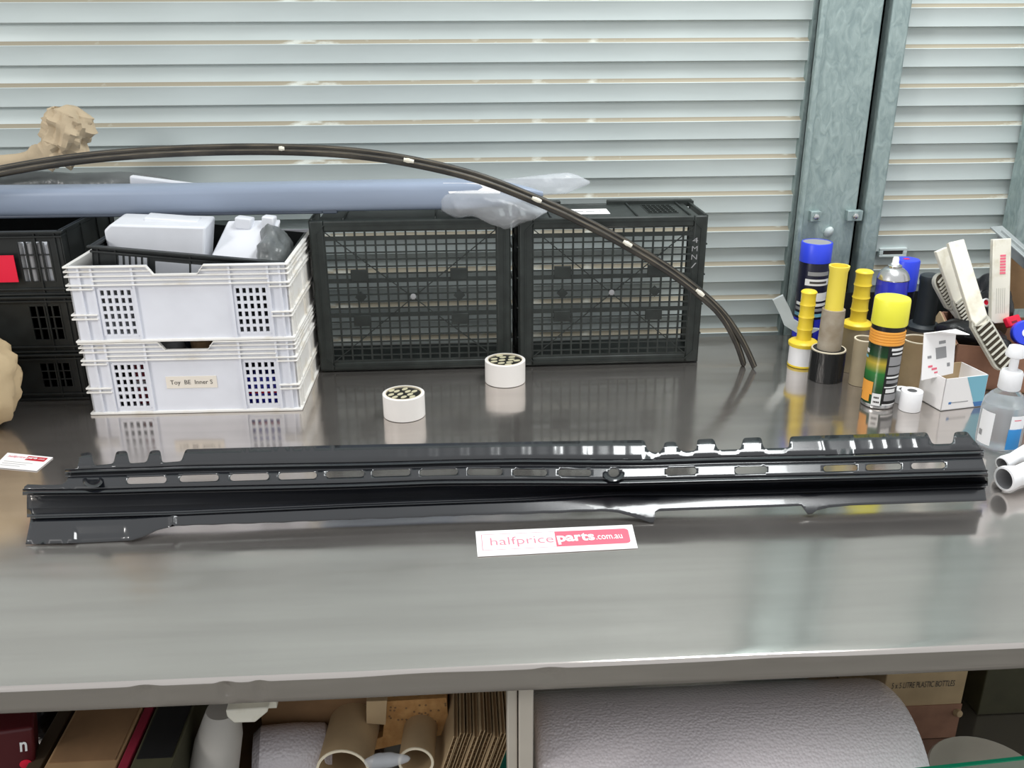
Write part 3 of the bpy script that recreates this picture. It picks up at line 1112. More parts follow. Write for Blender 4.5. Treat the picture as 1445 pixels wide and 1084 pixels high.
# ================================================================== TAPE ROLLS
def tape_roll(px, py, wpx, label, rz):
    p = P(px, py)
    r = wpx / 2 / scale_at(p + Vector((0, 0.04, 0.03)))
    h = r * 1.12
    t = thing('tape_roll', label, 'tape roll', (p.x, p.y + r, BZ + 0.0005), (0, 0, rz), None)
    MB().lathe([(r * 0.86, 0), (r, 0.0005), (r, h - 0.0005), (r - 0.001, h), (r * 0.86, h)], 48, caps=False).build('tape_winding', M_TAPEW, t)
    MB().lathe([(r * 0.862, 0.0), (r * 0.862, h + 0.0006), (r * 0.835, h + 0.0006), (r * 0.835, 0.0)], 48, caps=False).build('core', [M_TAPEEDGE], t)
    MB().lathe([(0.0, h * 0.95), (r * 0.838, h * 0.95), (r * 0.838, h * 0.93), (0.0, h * 0.93)], 40, caps=False).build('core_plug', M_CORE, t)
    for i, (a, b) in enumerate(((-0.42, 0.40), (0.05, 0.46), (0.48, 0.34), (-0.55, 0.05), (-0.12, 0.10), (0.33, 0.02), (-0.30, -0.28), (0.12, -0.30), (0.52, -0.22), (-0.05, -0.58), (-0.02, 0.72))):
        m = MB()
        m.lathe([(0.0, 0.0012), (r * 0.175, 0.0008), (r * 0.18, 0.0)], 14, (0, 0, 0), caps=False)
        for v in m.v:
            v.y *= 0.62
            v += Vector((a * r * 1.02, b * r * 1.02, h * 0.95))
        m.build('printed_dot', M_COREPRINT, t)
    return t


tape_roll(714.5, 548, 57, 'white tape roll with patterned core standing in front of the black crates', 0.3)
tape_roll(569.5, 597, 59, 'white tape roll with patterned core nearest the slotted black panel', 0.9)

# ================================================================== BLACK SHEET METAL PANEL
panel = thing('car_body_panel', 'long black-painted pressed steel car panel with slots and notched tabs', 'car panel', P(715, 715))
PO = panel.location.copy()
Y_A = [(100, 640), (262, 634), (490, 628), (700, 624), (910, 621), (1152, 613), (1310, 610), (1390, 608)]
Y_B = [(60, 665), (93, 662.5), (230, 658), (262, 656.5), (400, 654), (490, 652.5), (560, 651), (640, 648.5), (740, 647), (850, 648), (910, 648), (1010, 644.5), (1190, 641), (1390, 635)]
Y_C = [(31, 694), (150, 693), (230, 690.5), (400, 687), (500, 684.5), (620, 680), (740, 679.5), (870, 680), (1010, 676.5), (1220, 672), (1400, 667)]
Y_D = [(31, 732), (43, 731), (250, 725.4), (400, 718.5), (500, 714), (740, 705.5), (870, 697.5), (1010, 697.3), (1220, 691.8), (1400, 686.5)]
ZA, ZB, ZC, ZD, ZE = 0.0832, 0.067, 0.051, 0.0252, 0.0140


def pp(px, py, h):
    return P(px, py, BZ + h) - PO


def yB(px): return smoothtab(Y_B, px)
def yC(px): return smoothtab(Y_C, px)
def yD(px): return smoothtab(Y_D, px)


def inside(p, poly):
    x, y = p
    c = False
    for (a, b), (e, f) in zip(poly, poly[1:] + poly[:1]):
        if (b > y) != (f > y) and x < (e - a) * (y - b) / (f - b) + a:
            c = not c
    return c


def densify(poly, step=8):
    out = []
    for (a, b), (c, d) in zip(poly, poly[1:] + poly[:1]):
        n = max(1, int(math.hypot(c - a, d - b) / step))
        for k in range(n):
            out.append((a + (c - a) * k / n, b + (d - b) * k / n))
    return out


def rounded(poly, r, skip=()):
    out = []
    n = len(poly)
    for i in range(n):
        p0, p1, p2 = poly[i - 1], poly[i], poly[(i + 1) % n]
        a, b = math.hypot(p0[0] - p1[0], p0[1] - p1[1]), math.hypot(p2[0] - p1[0], p2[1] - p1[1])
        rr = min(r, a * 0.45, b * 0.45)
        if rr < 0.6:
            out.append(p1)
            continue
        q0 = (p1[0] + (p0[0] - p1[0]) * rr / a, p1[1] + (p0[1] - p1[1]) * rr / a)
        q2 = (p1[0] + (p2[0] - p1[0]) * rr / b, p1[1] + (p2[1] - p1[1]) * rr / b)
        for k in range(4):
            t = k / 3
            out.append(tuple((1 - t) ** 2 * q0[a_] + 2 * t * (1 - t) * p1[a_] + t * t * q2[a_] for a_ in (0, 1)))
    return out


def sheet(name, outline, holes, hfun, step=9, rows=5):
    outline = densify(outline, step)
    verts, edges = list(outline), [(i, (i + 1) % len(outline)) for i in range(len(outline))]
    for h in holes:
        n = len(verts)
        verts += h
        edges += [(n + i, n + (i + 1) % len(h)) for i in range(len(h))]
    x0, x1 = min(p[0] for p in outline), max(p[0] for p in outline)
    y0, y1 = min(p[1] for p in outline), max(p[1] for p in outline)
    x = x0 + 3
    while x < x1:
        ys = [p for p in outline if abs(p[0] - x) < step * 1.1]
        if len(ys) > 1:
            ya, yb = min(p[1] for p in ys), max(p[1] for p in ys)
            for k in range(1, rows):
                p = (x, ya + (yb - ya) * k / rows)
                if inside(p, outline) and not any(inside(p, h) for h in holes):
                    verts.append(p)
        x += step * 0.5
    vo, eo, fo, *_ = delaunay_2d_cdt([Vector(p) for p in verts], edges, [], 0, 1e-4)
    mb = MB()
    mb.v = [pp(v.x, v.y, hfun(v.x, v.y)) for v in vo]
    for f in fo:
        c = (sum(vo[i].x for i in f) / len(f), sum(vo[i].y for i in f) / len(f))
        if inside(c, outline) and not any(inside(c, h) for h in holes):
            mb.f.append(list(f))
            mb.m.append(0)
    o = mb.build(name, M_BLACKGLOSS, panel, smooth=0)
    o.data.shade_smooth()
    # normals up
    bm = bmesh.new()
    bm.from_mesh(o.data)
    for fc in bm.faces:
        if fc.normal.z < 0:
            fc.normal_flip()
    bm.to_mesh(o.data)
    bm.free()
    md = o.modifiers.new('thickness', 'SOLIDIFY')
    md.thickness = 0.0011
    md.offset = -1
    return o


# tabs along the back
tab = [(96, yB(96))]
def T(px): return interp(Y_A, px)
tab += [(108, yB(108) - 1.5), (113, 640), (129, 638), (133, yB(133) - 4), (160, yB(160) - 6), (164, 637), (179, 636), (183, yB(183) - 5.5), (207, yB(207) - 6.5), (212, 636), (226, 635), (229, yB(229) - 5), (256, yB(256) - 6), (262, T(262))]
for x in range(300, 905, 40):
    tab.append((x, T(x)))
tab += [(909, T(909)), (914, 636.5), (930, 639.5), (936, 632), (938, 624), (953, 623), (958, 634), (964, 637), (978, 636.5), (983, 633), (984, 620), (1007, 619), (1013, 635), (1045, 634), (1049, 618), (1074, 617), (1078, 633), (1113, 632), (1115, 616), (1160, 614.5), (1200, 613.5), (1250, 612), (1308, 610), (1316, 627), (1344, 626), (1347, 609.5), (1365, 609), (1370, 616), (1386, yB(1386))]
tab = rounded(tab, 4)
back = [(x, yB(x)) for x in range(1376, 104, -12)]
tab_out = tab + back
STR = [(303 + 47 * k, 0.25) for k in range(3)] + [(459 + 0.0, .3), (560, .7), (604, .9), (648, 1), (691, 1), (735, 1), (780, 1), (821, 1), (866, 1)]
STR2 = [(1163, 3), (1207, 3), (1252, 3), (1294, 3), (1232, 1.5), (1272, 1.5)]


def h_tab(px, py):
    t = min(1, max(0, (yB(px) - py) / 26))
    h = ZB + (ZA - ZB) * t
    for x, a in STR:
        d = px - x
        h += 0.0005 * a * math.exp(-(d / 4.5) ** 2) * (0.4 + 0.6 * t) - 0.00035 * a * math.exp(-((d - 16) / 4.0) ** 2)
    for x, a in STR2:
        d = px - (x + (yB(px) - py) * -0.25 + 3)
        h += 0.00035 * a * math.exp(-(d / 3.2) ** 2)
    return h


sheet('tab_flange', tab_out, [], h_tab, 5, 3)

# beads and walls as ruled strips
def ruled(name, x0, x1, rows, step=8):
    mb = MB()
    n = int((x1 - x0) / step)
    for i in range(n + 1):
        px = x0 + (x1 - x0) * i / n
        for (fy, off, h) in rows:
            yy = fy(px) + off
            mb.v.append(pp(px, yy, h))
    k = len(rows)
    for i in range(n):
        for j in range(k - 1):
            a = i * k + j
            mb.f.append([a, a + k, a + k + 1, a + 1])
            mb.m.append(0)
    o = mb.build(name, M_BLACKGLOSS, panel, smooth=55)
    md = o.modifiers.new('thickness', 'SOLIDIFY')
    md.thickness = 0.0011
    md.offset = 0
    return o


ruled('upper_bead', 92, 1388, [(yB, -0.3, ZB), (yB, 0.6, ZB - 0.0018), (yB, 1.6, ZB - 0.0005), (yB, 3.0, ZB + 0.0016), (yB, 4.6, ZB + 0.0012), (yB, 6.6, ZB - 0.0030), (yB, 8.6, ZB - 0.0052), (yB, 10.2, ZB - 0.0040)])
Z_S0, Z_S1 = ZB - 0.0040, ZC + 0.001
def yS0(px): return yB(px) + 10
def yS1(px): return yC(px) - 3.5


def h_slot(px, py):
    t = (py - yS0(px)) / max(3, (yS1(px) - yS0(px)))
    return Z_S0 + (Z_S1 - Z_S0) * max(0, min(1, t)) - (0.004 if False else 0)


def slot(cx, cy, w, h, tilt=-0.03):
    pts = []
    r = h / 2
    for s in (1, -1):
        for k in range(9):
            a = -PI / 2 + PI * k / 8
            x, y = s * (w / 2 - r + r * math.cos(a)), s * r * math.sin(a)
            pts.append((cx + x, cy + y + tilt * x))
    return pts


def ring_pts(cx, cy, rx, ry, n=20):
    return [(cx + rx * math.cos(2 * PI * k / n), cy + ry * math.sin(2 * PI * k / n)) for k in range(n)]


slots = [slot(207, 677.5, 56, 10), slot(281, 674.7, 55, 10), slot(352, 673, 55, 10), slot(420, 671.3, 54, 10), slot(487, 669, 54, 9.5), slot(552, 667.2, 54, 9.5), slot(619, 666.5, 54, 9), slot(684, 666, 50, 9.5, 0), slot(748, 666.8, 48, 9.5, 0.01), slot(811, 667, 47, 9.5, 0.01),
         slot(961, 665, 44, 10, -0.03), slot(1060, 663.3, 46, 10, -0.03), slot(1186, 660.5, 48, 9), slot(1247, 658.8, 50, 9), slot(1310, 656.8, 48, 9)]
hole_pts = ring_pts(866, 667, 7.5, 6.0)
out_s = [(97, yS0(97)), (93, 679.5), (87, 684), (60, 684.5), (39, 683.5), (34, 687), (34, yC(34) - 3.5)]
out_s += [(x, yS1(x)) for x in range(50, 1395, 12)]
out_s += [(1392, yS1(1392)), (1386, yS0(1386))] + [(x, yS0(x)) for x in range(1376, 100, -12)]
sheet('slotted_face', out_s, slots + [hole_pts], h_slot, 9, 4)
ruled('middle_bead', 32, 1394, [(yC, -3.7, ZC + 0.001), (yC, -2.4, ZC - 0.0012), (yC, -1.0, ZC + 0.0006), (yC, 0.4, ZC + 0.0020), (yC, 2.0, ZC + 0.0012), (yC, 4.5, ZC - 0.003)])
def yW(px): return yC(px) + 4.5


def ymix(t):
    return lambda px: yW(px) + (yD(px) - 1.5 - yW(px)) * t


ruled('channel_wall', 38, 1394, [(ymix(0), 0, ZC - 0.003), (ymix(0.08), 0, ZC - 0.008), (ymix(0.35), 0, ZC - 0.018), (ymix(0.62), 0, ZD - 0.001), (ymix(0.85), 0, ZD - 0.001), (ymix(1.0), 0, ZD + 0.0015)])
ruled('lower_bead', 43, 1391, [(yD, -1.6, ZD + 0.0015), (yD, -0.6, ZD + 0.0022), (yD, 0.6, ZD + 0.0016), (yD, 1.8, ZD)])
# front flange
Y_E = [(247, 742), (400, 737), (490, 733), (560, 731), (640, 727.5), (740, 725.2), (850, 721)]
fo = [(43, yD(43) + 1.5), (36, 768), (104, 766.5), (150, 764.5), (186, 762.5), (203, 757), (222, 748), (240, 743.5), (247, 742)]
fo += [(x, interp(Y_E, x) + 0.5 * math.sin(x * 0.13)) for x in range(260, 850, 14)]
fo += [(856, 721.5), (872, 723), (890, 728), (905, 733), (917, 737.5), (923, 737.5), (925, 722.5), (930, 721), (1010, 718), (1080, 715.5), (1131, 713.5), (1140, 725.5), (1146, 725.5), (1153, 720), (1170, 716), (1200, 713), (1300, 709.5), (1392, 706.5), (1390, yD(1390) + 1.5)]
fo += [(x, yD(x) + 1.5) for x in range(1380, 50, -12)]


def h_fl(px, py):
    y0 = yD(px) + 1.5
    yl = min(interp([(36, 768), (104, 766.5), (186, 762.5), (247, 742), (490, 733), (640, 727.5), (850, 721), (1010, 718), (1200, 713), (1392, 706.5)], px), 770)
    t = (py - y0) / max(6, yl - y0)
    edge = interp([(36, 0.002), (186, 0.004), (247, ZE), (1392, ZE)], px)
    h = ZD + (edge - ZD) * min(1, t)
    if t > 1:
        h = edge - (edge - 0.002) * min(1, (t - 1) * 1.2)
    if px > 105 and px < 180 and t > 0.45:
        h -= 0.002
    h += 0.0022 * math.exp(-((px - 244) / 3.2) ** 2)
    return max(h, 0.0015)


sheet('front_flange', fo, [], h_fl, 6, 5)


# raised boss around the round hole, second boss at the left end
def boss(px, py, rx, ry, h0, hole):
    mb = MB()
    rings = []
    for (s, dh) in ((1.75, 0.0002), (1.5, 0.0014), (1.25, 0.0018), (1.02, 0.0012), (0.9, 0.0004)) + (() if hole else ((0.5, 0.0003), (0.02, 0.0003))):
        rings.append([pp(px + rx * s * math.cos(2 * PI * k / 24), py + ry * s * math.sin(2 * PI * k / 24), h0 + dh) for k in range(24)])
    mb.rings(rings, caps=False)
    mb.build('boss', M_BLACKGLOSS, panel, smooth=60)


boss(866, 667, 9.0, 7.0, h_slot(866, 667) - 0.0004, True)
boss(131, 677, 8.5, 6.5, h_slot(131, 677), False)


# ================================================================== LOGO STICKER AND CARD
def flat_card(name, c4, m, label, cat, thick=0.0006, lift=0.0006):
    """card on the bench from its 4 corners: back-left, back-right, front-right, front-left"""
    c = sum(c4, Vector()) / 4
    t = thing(name, label, cat, (c.x, c.y, BZ))
    q = [p - Vector((c.x, c.y, BZ)) for p in c4]
    lo = [Vector((p.x, p.y, lift)) for p in (q[3], q[2], q[1], q[0])]
    hi = [p + Vector((0, 0, thick)) for p in lo]
    MB().quad_box(lo + hi).build('card', m, t, smooth=0)
    return t, q, lift + thick


def lerp2(q, u, v):
    """u left-right, v front-back"""
    a = q[3] + (q[2] - q[3]) * u
    b = q[0] + (q[1] - q[0]) * u
    return a + (b - a) * v


c4 = [P(671, 751), P(892, 741.5), P(900, 774.5), P(674, 786.5)]
st, q, zt = flat_card('logo_sticker', c4, M_PAPER, 'white and red lettered sticker on the bench in front of the black panel', 'sticker')


def quad_patch(parent, q, u0, u1, v0, v1, z, m, name, r=0.0):
    pts = []
    if r:
        asp = ((q[2] - q[3]).length * (u1 - u0)) / ((q[0] - q[3]).length * (v1 - v0))
        for (cu, cv, a0) in ((u1 - r, v1 - r * asp * (v1 - v0) / (u1 - u0), 0), (u0 + 0.001, v1, None), (u0 + 0.001, v0, None), (u1 - r, v0 + r * asp * (v1 - v0) / (u1 - u0), -PI / 2)):
            if a0 is None:
                pts.append((cu, cv))
            else:
                for k in range(6):
                    a = a0 + PI / 2 * k / 5
                    pts.append((cu + r * math.cos(a), cv + r * asp * (v1 - v0) / (u1 - u0) * math.sin(a)))
    else:
        pts = [(u1, v1), (u0, v1), (u0, v0), (u1, v0)]
    mb = MB()
    for (u, v) in pts:
        p = lerp2(q, u, v)
        mb.v.append(Vector((p.x, p.y, z)))
    mb.f.append(list(range(len(pts))))
    mb.m.append(0)
    o = mb.build(name, m, parent, smooth=0)
    for p in o.data.polygons:
        if p.normal.z < 0:
            p.flip()
    return o


quad_patch(st, q, 0.495, 0.965, 0.22, 0.84, zt + 0.0003, M_PINK, 'red_panel', 0.03)
for (u0, u1, v0, v1) in ((0.035, 0.495, 0.835, 0.845), (0.035, 0.495, 0.215, 0.225), (0.033, 0.037, 0.215, 0.845)):
    quad_patch(st, q, u0, u1, v0, v1, zt + 0.0003, M_PINKL, 'outline')
xd = (q[2] - q[3])
yd = q[0] - q[3]
LW = xd.length
LH = yd.length


def on_card(q, u, v, z):
    p = lerp2(q, u, v)
    return frame((p.x, p.y, z), q[2] - q[3], q[0] - q[3])


text('word_halfprice', 'halfprice', LW * 0.40, LH * 0.40, M_PINKL, st, on_card(q, 0.285, 0.50, zt), bold=-0.008)
text('word_parts', 'parts', LW * 0.24, LH * 0.42, M_PAPER, st, on_card(q, 0.625, 0.50, zt + 0.0004), bold=0.035)
text('word_com_au', '.com.au', LW * 0.17, LH * 0.17, M_PAPER, st, on_card(q, 0.835, 0.50, zt + 0.0004), bold=0.01)

c4 = [P(11, 640), P(75, 646.5), P(52, 665.5), P(-9, 660)]
cd, q, zt = flat_card('business_card', c4, M_PAPER, 'small white card with a dark red strip beside the kraft bag', 'card', 0.001)
quad_patch(cd, q, 0.50, 0.93, 0.62, 0.90, zt + 0.0003, M_RED, 'red_strip', 0.02)
CWd, CHd = (q[2] - q[3]).length, (q[0] - q[3]).length
text('word_halfprice', 'halfprice', CWd * 0.40, CHd * 0.15, M_PINK, cd, on_card(q, 0.28, 0.77, zt))
text('word_parts', 'parts', CWd * 0.22, CHd * 0.17, M_PAPER, cd, on_card(q, 0.63, 0.76, zt + 0.0004), bold=0.03)
text('word_com_au', '.com.au', CWd * 0.15, CHd * 0.08, M_PAPER, cd, on_card(q, 0.83, 0.76, zt + 0.0004))
for k in range(3):
    quad_patch(cd, q, 0.1, 0.75 - 0.1 * k, 0.42 - 0.13 * k, 0.44 - 0.13 * k, zt + 0.0003, M_GREYINK, 'print_line')

# ================================================================== KRAFT BAG AT THE LEFT
e = V(6, 520, 1.58)
rx = 0.15
tag(blob('kraft_paper_bag', M_KRAFTBAG, (e.x - rx * 0.98, 1.60, BZ + 0.108), (rx, 0.10, 0.125), 0.16, 15, 2.2, 40, 64, flatz=BZ + 0.001, ridge=True), 'crumpled brown kraft paper bundle standing beside the black crate stack', 'paper bundle')


# ================================================================== RIGHT-HAND CLUSTER
def foot(px, py, wpx):
    """centre of a round thing on the bench from its front base pixel and width in pixels -> (x, y), radius"""
    p = P(px, py)
    r = wpx / 2 / scale_at(p + Vector((0, 0.02, 0.05))) * 0.96
    d = Vector((p.x, p.y, 0)).normalized()
    return Vector((p.x + d.x * r, p.y + d.y * r, BZ + 0.0005)), r


def hz(px, py, c):
    """height above the bench of the pixel taken at the depth of c"""
    return V(px, py, c.y).z - c.z


def wrap_patch(parent, name, r, a0, a1, z0, z1, m, n=10, r2=None):
    """thin printed patch on a cylinder; angles in degrees, 0 = towards the camera, + = to the right"""
    mb = MB()
    yaw = math.atan2(parent.location.x, parent.location.y)
    for i in range(n + 1):
        a = R(a0 + (a1 - a0) * i / n) + yaw * -1
        for z in (z0, z1):
            mb.v.append(Vector((r * math.sin(a), -r * math.cos(a), z)))
    for i in range(n):
        k = 2 * i
        mb.f.append([k, k + 2, k + 3, k + 1])
        mb.m.append(0)
    return mb.build(name, m, parent, smooth=60)


def handle_prof(r, z0, z1, n, flare=0.0):
    """ribbed grip"""
    pr = [(r * 1.02, z0)]
    for k in range(n):
        a = z0 + (z1 - z0) * (k + 0.15) / n
        b = z0 + (z1 - z0) * (k + 0.85) / n
        c = z0 + (z1 - z0) * (k + 1.0) / n
        pr += [(r * 0.97, a), (r * 0.94, (a + b) / 2), (r * 0.98, b), (r * 1.06, (b + c) / 2), (r * 1.0, c)]
    pr += [(r * 0.85, z1 + 0.002), (0.0, z1 + 0.0025)]
    return pr


# --- blue capped can against the column
c, r = foot(1139, 482, 43)
c = Vector((V(1139, 460, 1.985).x, 1.985, BZ + 0.0005))
r = 0.0335
t = thing('spray_can', 'spray can with flat-topped royal blue cap and dark label by the column', 'spray can', c)
zc0, zc1 = hz(1146, 368, c), hz(1149, 341, c)
MB().lathe([(r * 0.96, 0), (r, 0.004), (r, zc0 - 0.002), (r * 0.97, zc0)], 32).build('can_body', M_NAVY, t)
MB().lathe([(r * 1.03, zc0), (r * 1.03, zc1 - 0.002), (r * 0.98, zc1), (r * 0.93, zc1), (r * 0.93, zc1 - 0.003), (0, zc1 - 0.003)], 32).build('cap', M_BLUE, t)
MB().lathe([(r * 0.93, zc1 - 0.001), (0, zc1 - 0.0008)], 32, caps=False).build('cap_top', M_GREYINK, t)
for (a0, a1, f0, f1, m) in ((-20, 70, 0.86, 0.905, M_GREYINK), (-28, 75, 0.745, 0.82, M_WINK), (-38, 75, 0.56, 0.66, M_WINK), (-30, 10, 0.58, 0.64, M_LBLUE), (-60, 75, 0.50, 0.535, M_WINK), (-64, 75, 0.44, 0.475, M_GREYINK), (-66, 75, 0.37, 0.41, M_LBLUE), (-70, 75, 0.10, 0.34, M_BLUEC), (-62, -30, 0.2, 0.24, M_WINK)):
    wrap_patch(t, 'printed_band', r + 0.0006, a0, a1, f0 * zc0, f1 * zc0, m)
wrap_patch(t, 'printed_band', r + 0.0009, -10, 60, 0.77 * zc0, 0.795 * zc0, M_INK)


# --- stretch film hand dispensers
def dispenser(px, py, roll_w, roll_top, flange_w, grip_w, grip_top, gpx, m_roll, m_grip, label, ng=4, base=True, rows_=None):
    c, r = foot(px, py, roll_w)
    t = thing('film_dispenser', label, 'dispenser', c)
    s = scale_at(c + Vector((0, 0, 0.08)))
    zr = hz(px + 2, roll_top, c)
    fr_ = flange_w / 2 / s
    gr = grip_w / 2 / s
    zg = hz(gpx, grip_top, c)
    if base:
        MB().lathe([(r * 0.99, 0), (r * 1.03, 0.001), (r * 1.03, 0.004), (r * 0.99, 0.005)], 32).build('base_flange', m_grip, t)
    MB().lathe([(r, 0.004 if base else 0), (r, zr)], 32).build('film_roll', m_roll, t)
    MB().lathe([(fr_ * 0.96, zr), (fr_, zr + 0.002), (fr_, zr + 0.008), (fr_ * 0.9, zr + 0.011), (gr * 1.3, zr + 0.014), (0.0, zr + 0.014)], 32).build('flange', m_grip, t)
    MB().lathe(handle_prof(gr, zr + 0.013, zg, ng), 24).build('grip', m_grip, t)
    return t, c, r


dispenser(1129, 521, 38, 487, 41, 21, 411, 1143, M_WHITE, M_YEL, 'yellow-handled dispenser with a white roll, ribbed grip', 4)
dispenser(1200, 527, 38, 461, 41, 23, 383, 1206, M_TANROLL, M_YEL, 'yellow-handled dispenser with a tan roll, ribbed grip', 4, False)
dispenser(1293, 518, 42, 464, 46, 29, 389, 1303, M_TANROLL, mat('dark_grip', (48, 54, 58), 0.5, var=0.1), 'dark-handled dispenser with a tan roll beside the brushes', 1, False)

# --- black film roll with tan sleeve and smooth yellow tube
c, r = foot(1163, 542, 50)
t = thing('film_roll', 'black film roll on a tan core with smooth yellow tube handle', 'film roll', c)
z1 = hz(1166, 492, c)
z2 = hz(1171, 436, c)
z3 = hz(1176, 375, c)
s = scale_at(c)
MB().lathe([(r, 0), (r * 1.01, z1 * 0.5), (r, z1), (r * 0.7, z1 + 0.001), (0, z1)], 32).build('black_film', M_BLACKWRAP, t)
MB().lathe([(0.0175 / 650 * s * 1.35, z1 - 0.005), (0.0172 / 650 * s * 1.3, z2), (0.012, z2 + 0.0006), (0.0, z2)], 28).build('core_sleeve', M_TANSLEEVE, t)
MB().lathe([(0.0185, z2 - 0.004), (0.0180, z2 + 0.01), (0.0180, z3 - 0.012), (0.0205, z3 - 0.004), (0.0205, z3), (0.0170, z3), (0.0155, z3 - 0.03), (0.0, z3 - 0.03)], 28).build('tube_handle', M_YELT, t)
MB().lathe([(r * 0.90, z1 + 0.0012), (r * 0.97, z1 + 0.0016), (r * 1.005, z1 - 0.001)], 32, caps=False).build('film_edge', M_TAPEEDGE, t)


def tube(px, py, wpx, top, tpx, label, m, lean=(0, 0), m_in=None, wall=0.003):
    c, r = foot(px, py, wpx)
    h = hz(tpx, top, c)
    t = thing('cardboard_tube', label, 'cardboard tube', c, (lean[0], lean[1], 0))
    MB().lathe([(r, 0), (r, h), (r - wall * 0.3, h + 0.0006), (r - wall, h), (r - wall, 0.004), (0, 0.004)], 32, caps=False).build('tube_wall', m, t)
    MB().lathe([(r + 0.0002, h - 0.001), (r, h + 0.0009), (r - wall, h + 0.0009), (r - wall - 0.0002, h - 0.001)], 32, caps=False).build('tube_edge', M_TAPEEDGE, t)
    return t


tube(1211, 546, 30, 478, 1218, 'plain cardboard tube standing beside the green spray can', M_TANROLL)
tube(1283, 561, 44, 479, 1291, 'open cardboard tube standing behind the small white rolls', M_CARDL)

# --- green and black spray can with lemon cap
c, r = foot(1236, 578, 47)
t = thing('spray_can', 'green and black spray can with lemon cap and orange collar', 'spray can', c)
z_or0, z_or1, z_bk, z_cap = hz(1247, 482, c), hz(1250, 463, c), hz(1250, 456, c), hz(1254, 420, c)
MB().lathe([(r * 0.93, 0.0), (r * 1.0, 0.002), (r * 1.0, 0.007), (r * 0.97, 0.009)], 36).build('bottom_rim', M_SILVER, t)


def can_mat():
    m = bpy.data.materials.new('green_can_print')
    m.use_nodes = True
    nt = m.node_tree
    b = nt.nodes['Principled BSDF']
    b.inputs['Roughness'].default_value = 0.25
    tc = nt.nodes.new('ShaderNodeTexCoord')
    sp = nt.nodes.new('ShaderNodeSeparateXYZ')
    nt.links.new(tc.outputs['Object'], sp.inputs[0])
    mr = nt.nodes.new('ShaderNodeMapRange')
    mr.inputs['From Min'].default_value = 0.0
    mr.inputs['From Max'].default_value = 0.14
    nt.links.new(sp.outputs['Z'], mr.inputs['Value'])
    r_ = nt.nodes.new('ShaderNodeValToRGB')
    el = r_.color_ramp.elements
    el[0].position, el[0].color = 0.0, (*lin((24, 66, 34)), 1)
    el[1].position, el[1].color = 1.0, (*lin((22, 26, 24)), 1)
    for pos, c3 in ((0.3, (26, 76, 36)), (0.52, (44, 124, 58)), (0.66, (196, 172, 60)), (0.76, (34, 74, 44))):
        e_ = el.new(pos)
        e_.color = (*lin(c3), 1)
    nt.links.new(mr.outputs[0], r_.inputs[0])
    nt.links.new(r_.outputs[0], b.inputs['Base Color'])
    return m


MB().lathe([(r * 0.98, 0.008), (r, 0.012), (r, z_or0)], 36).build('can_body', can_mat(), t)
wrap_patch(t, 'back_label', r + 0.0004, 12, 120, 0.010, z_or0, M_BLACK)
nr = 5
pr = [(r * 1.0, z_or0)]
for k in range(nr):
    za, zb = z_or0 + (z_or1 - z_or0) * k / nr, z_or0 + (z_or1 - z_or0) * (k + 1) / nr
    pr += [(r * 1.03, za + 0.001), (r * 1.05, (za + zb) / 2), (r * 1.03, zb - 0.001), (r * 1.0, zb)]
MB().lathe(pr, 36).build('collar', M_ORANGE, t)
MB().lathe([(r * 0.98, z_or1), (r * 0.98, z_bk)], 36).build('neck_ring', M_BLACK, t)
MB().lathe([(r * 1.05, z_bk), (r * 1.07, z_bk + 0.002), (r * 1.05, z_cap - 0.003), (r * 1.0, z_cap), (r * 0.9, z_cap + 0.001), (0, z_cap - 0.001)], 36).build('cap', M_YELL, t)
H_ = z_or0
for k, (f0, f1, a0, a1, m) in enumerate(((0.93, 0.97, 22, 75, M_WINK), (0.87, 0.90, 26, 75, M_WINK), (0.70, 0.84, 20, 75, M_GREYINK), (0.56, 0.68, 20, 75, M_GREYINK), (0.50, 0.53, 18, 75, M_WINK), (0.42, 0.47, 20, 75, M_GREYINK), (0.35, 0.37, 16, 75, M_WINK), (0.27, 0.33, 22, 60, M_WINK), (0.14, 0.25, 20, 75, M_GREYINK), (0.07, 0.09, 16, 75, M_WINK))):
    wrap_patch(t, 'print_line', r + 0.0008, a0, a1, f0 * H_, f1 * H_, m)
for (f0, f1, a0, a1, m) in ((0.22, 0.42, -75, -22, M_ORANGE), (0.10, 0.22, -70, -30, M_ORANGE), (0.84, 0.90, -80, -58, M_WINK), (0.76, 0.80, -82, -60, M_LBLUE), (0.06, 0.25, -20, 10, M_WINK), (0.10, 0.13, -14, 6, M_INK), (0.17, 0.20, -14, 4, M_INK)):
    wrap_patch(t, 'printed_patch', r + 0.0008, a0, a1, f0 * H_, f1 * H_, m)

# --- blue can with silver shoulder and white nozzle
c = Vector((V(1247, 480, 1.80).x, 1.80, BZ + 0.0005))
s = scale_at(c + Vector((0, 0, 0.1)))
r = 44 / 2 / s * 0.97
t = thing('spray_can', 'uncapped blue spray can with silver shoulder and white nozzle', 'spray can', c)
za, zb, zn = hz(1248, 393, c), hz(1248, 375, c), hz(1249, 363, c)
MB().lathe([(r * 0.96, 0), (r, 0.004), (r, za)], 32).build('can_body', M_BLUEC, t)
MB().lathe([(r, za - 0.001), (r * 1.03, za + 0.001), (r * 1.0, za + 0.003), (r * 0.93, za + (zb - za) * 0.35), (r * 0.80, za + (zb - za) * 0.58), (r * 0.60, za + (zb - za) * 0.78), (r * 0.42, za + (zb - za) * 0.86), (r * 0.44, zb), (r * 0.36, zb + 0.002), (0, zb + 0.002)], 32).build('shoulder', M_SILVER, t)
MB().lathe([(0.008, zb - 0.001), (0.008, zb + 0.004), (0.0065, zb + 0.006), (0.0065, zn - 0.004), (0.005, zn), (0, zn)], 16).build('nozzle', M_WHITE, t)
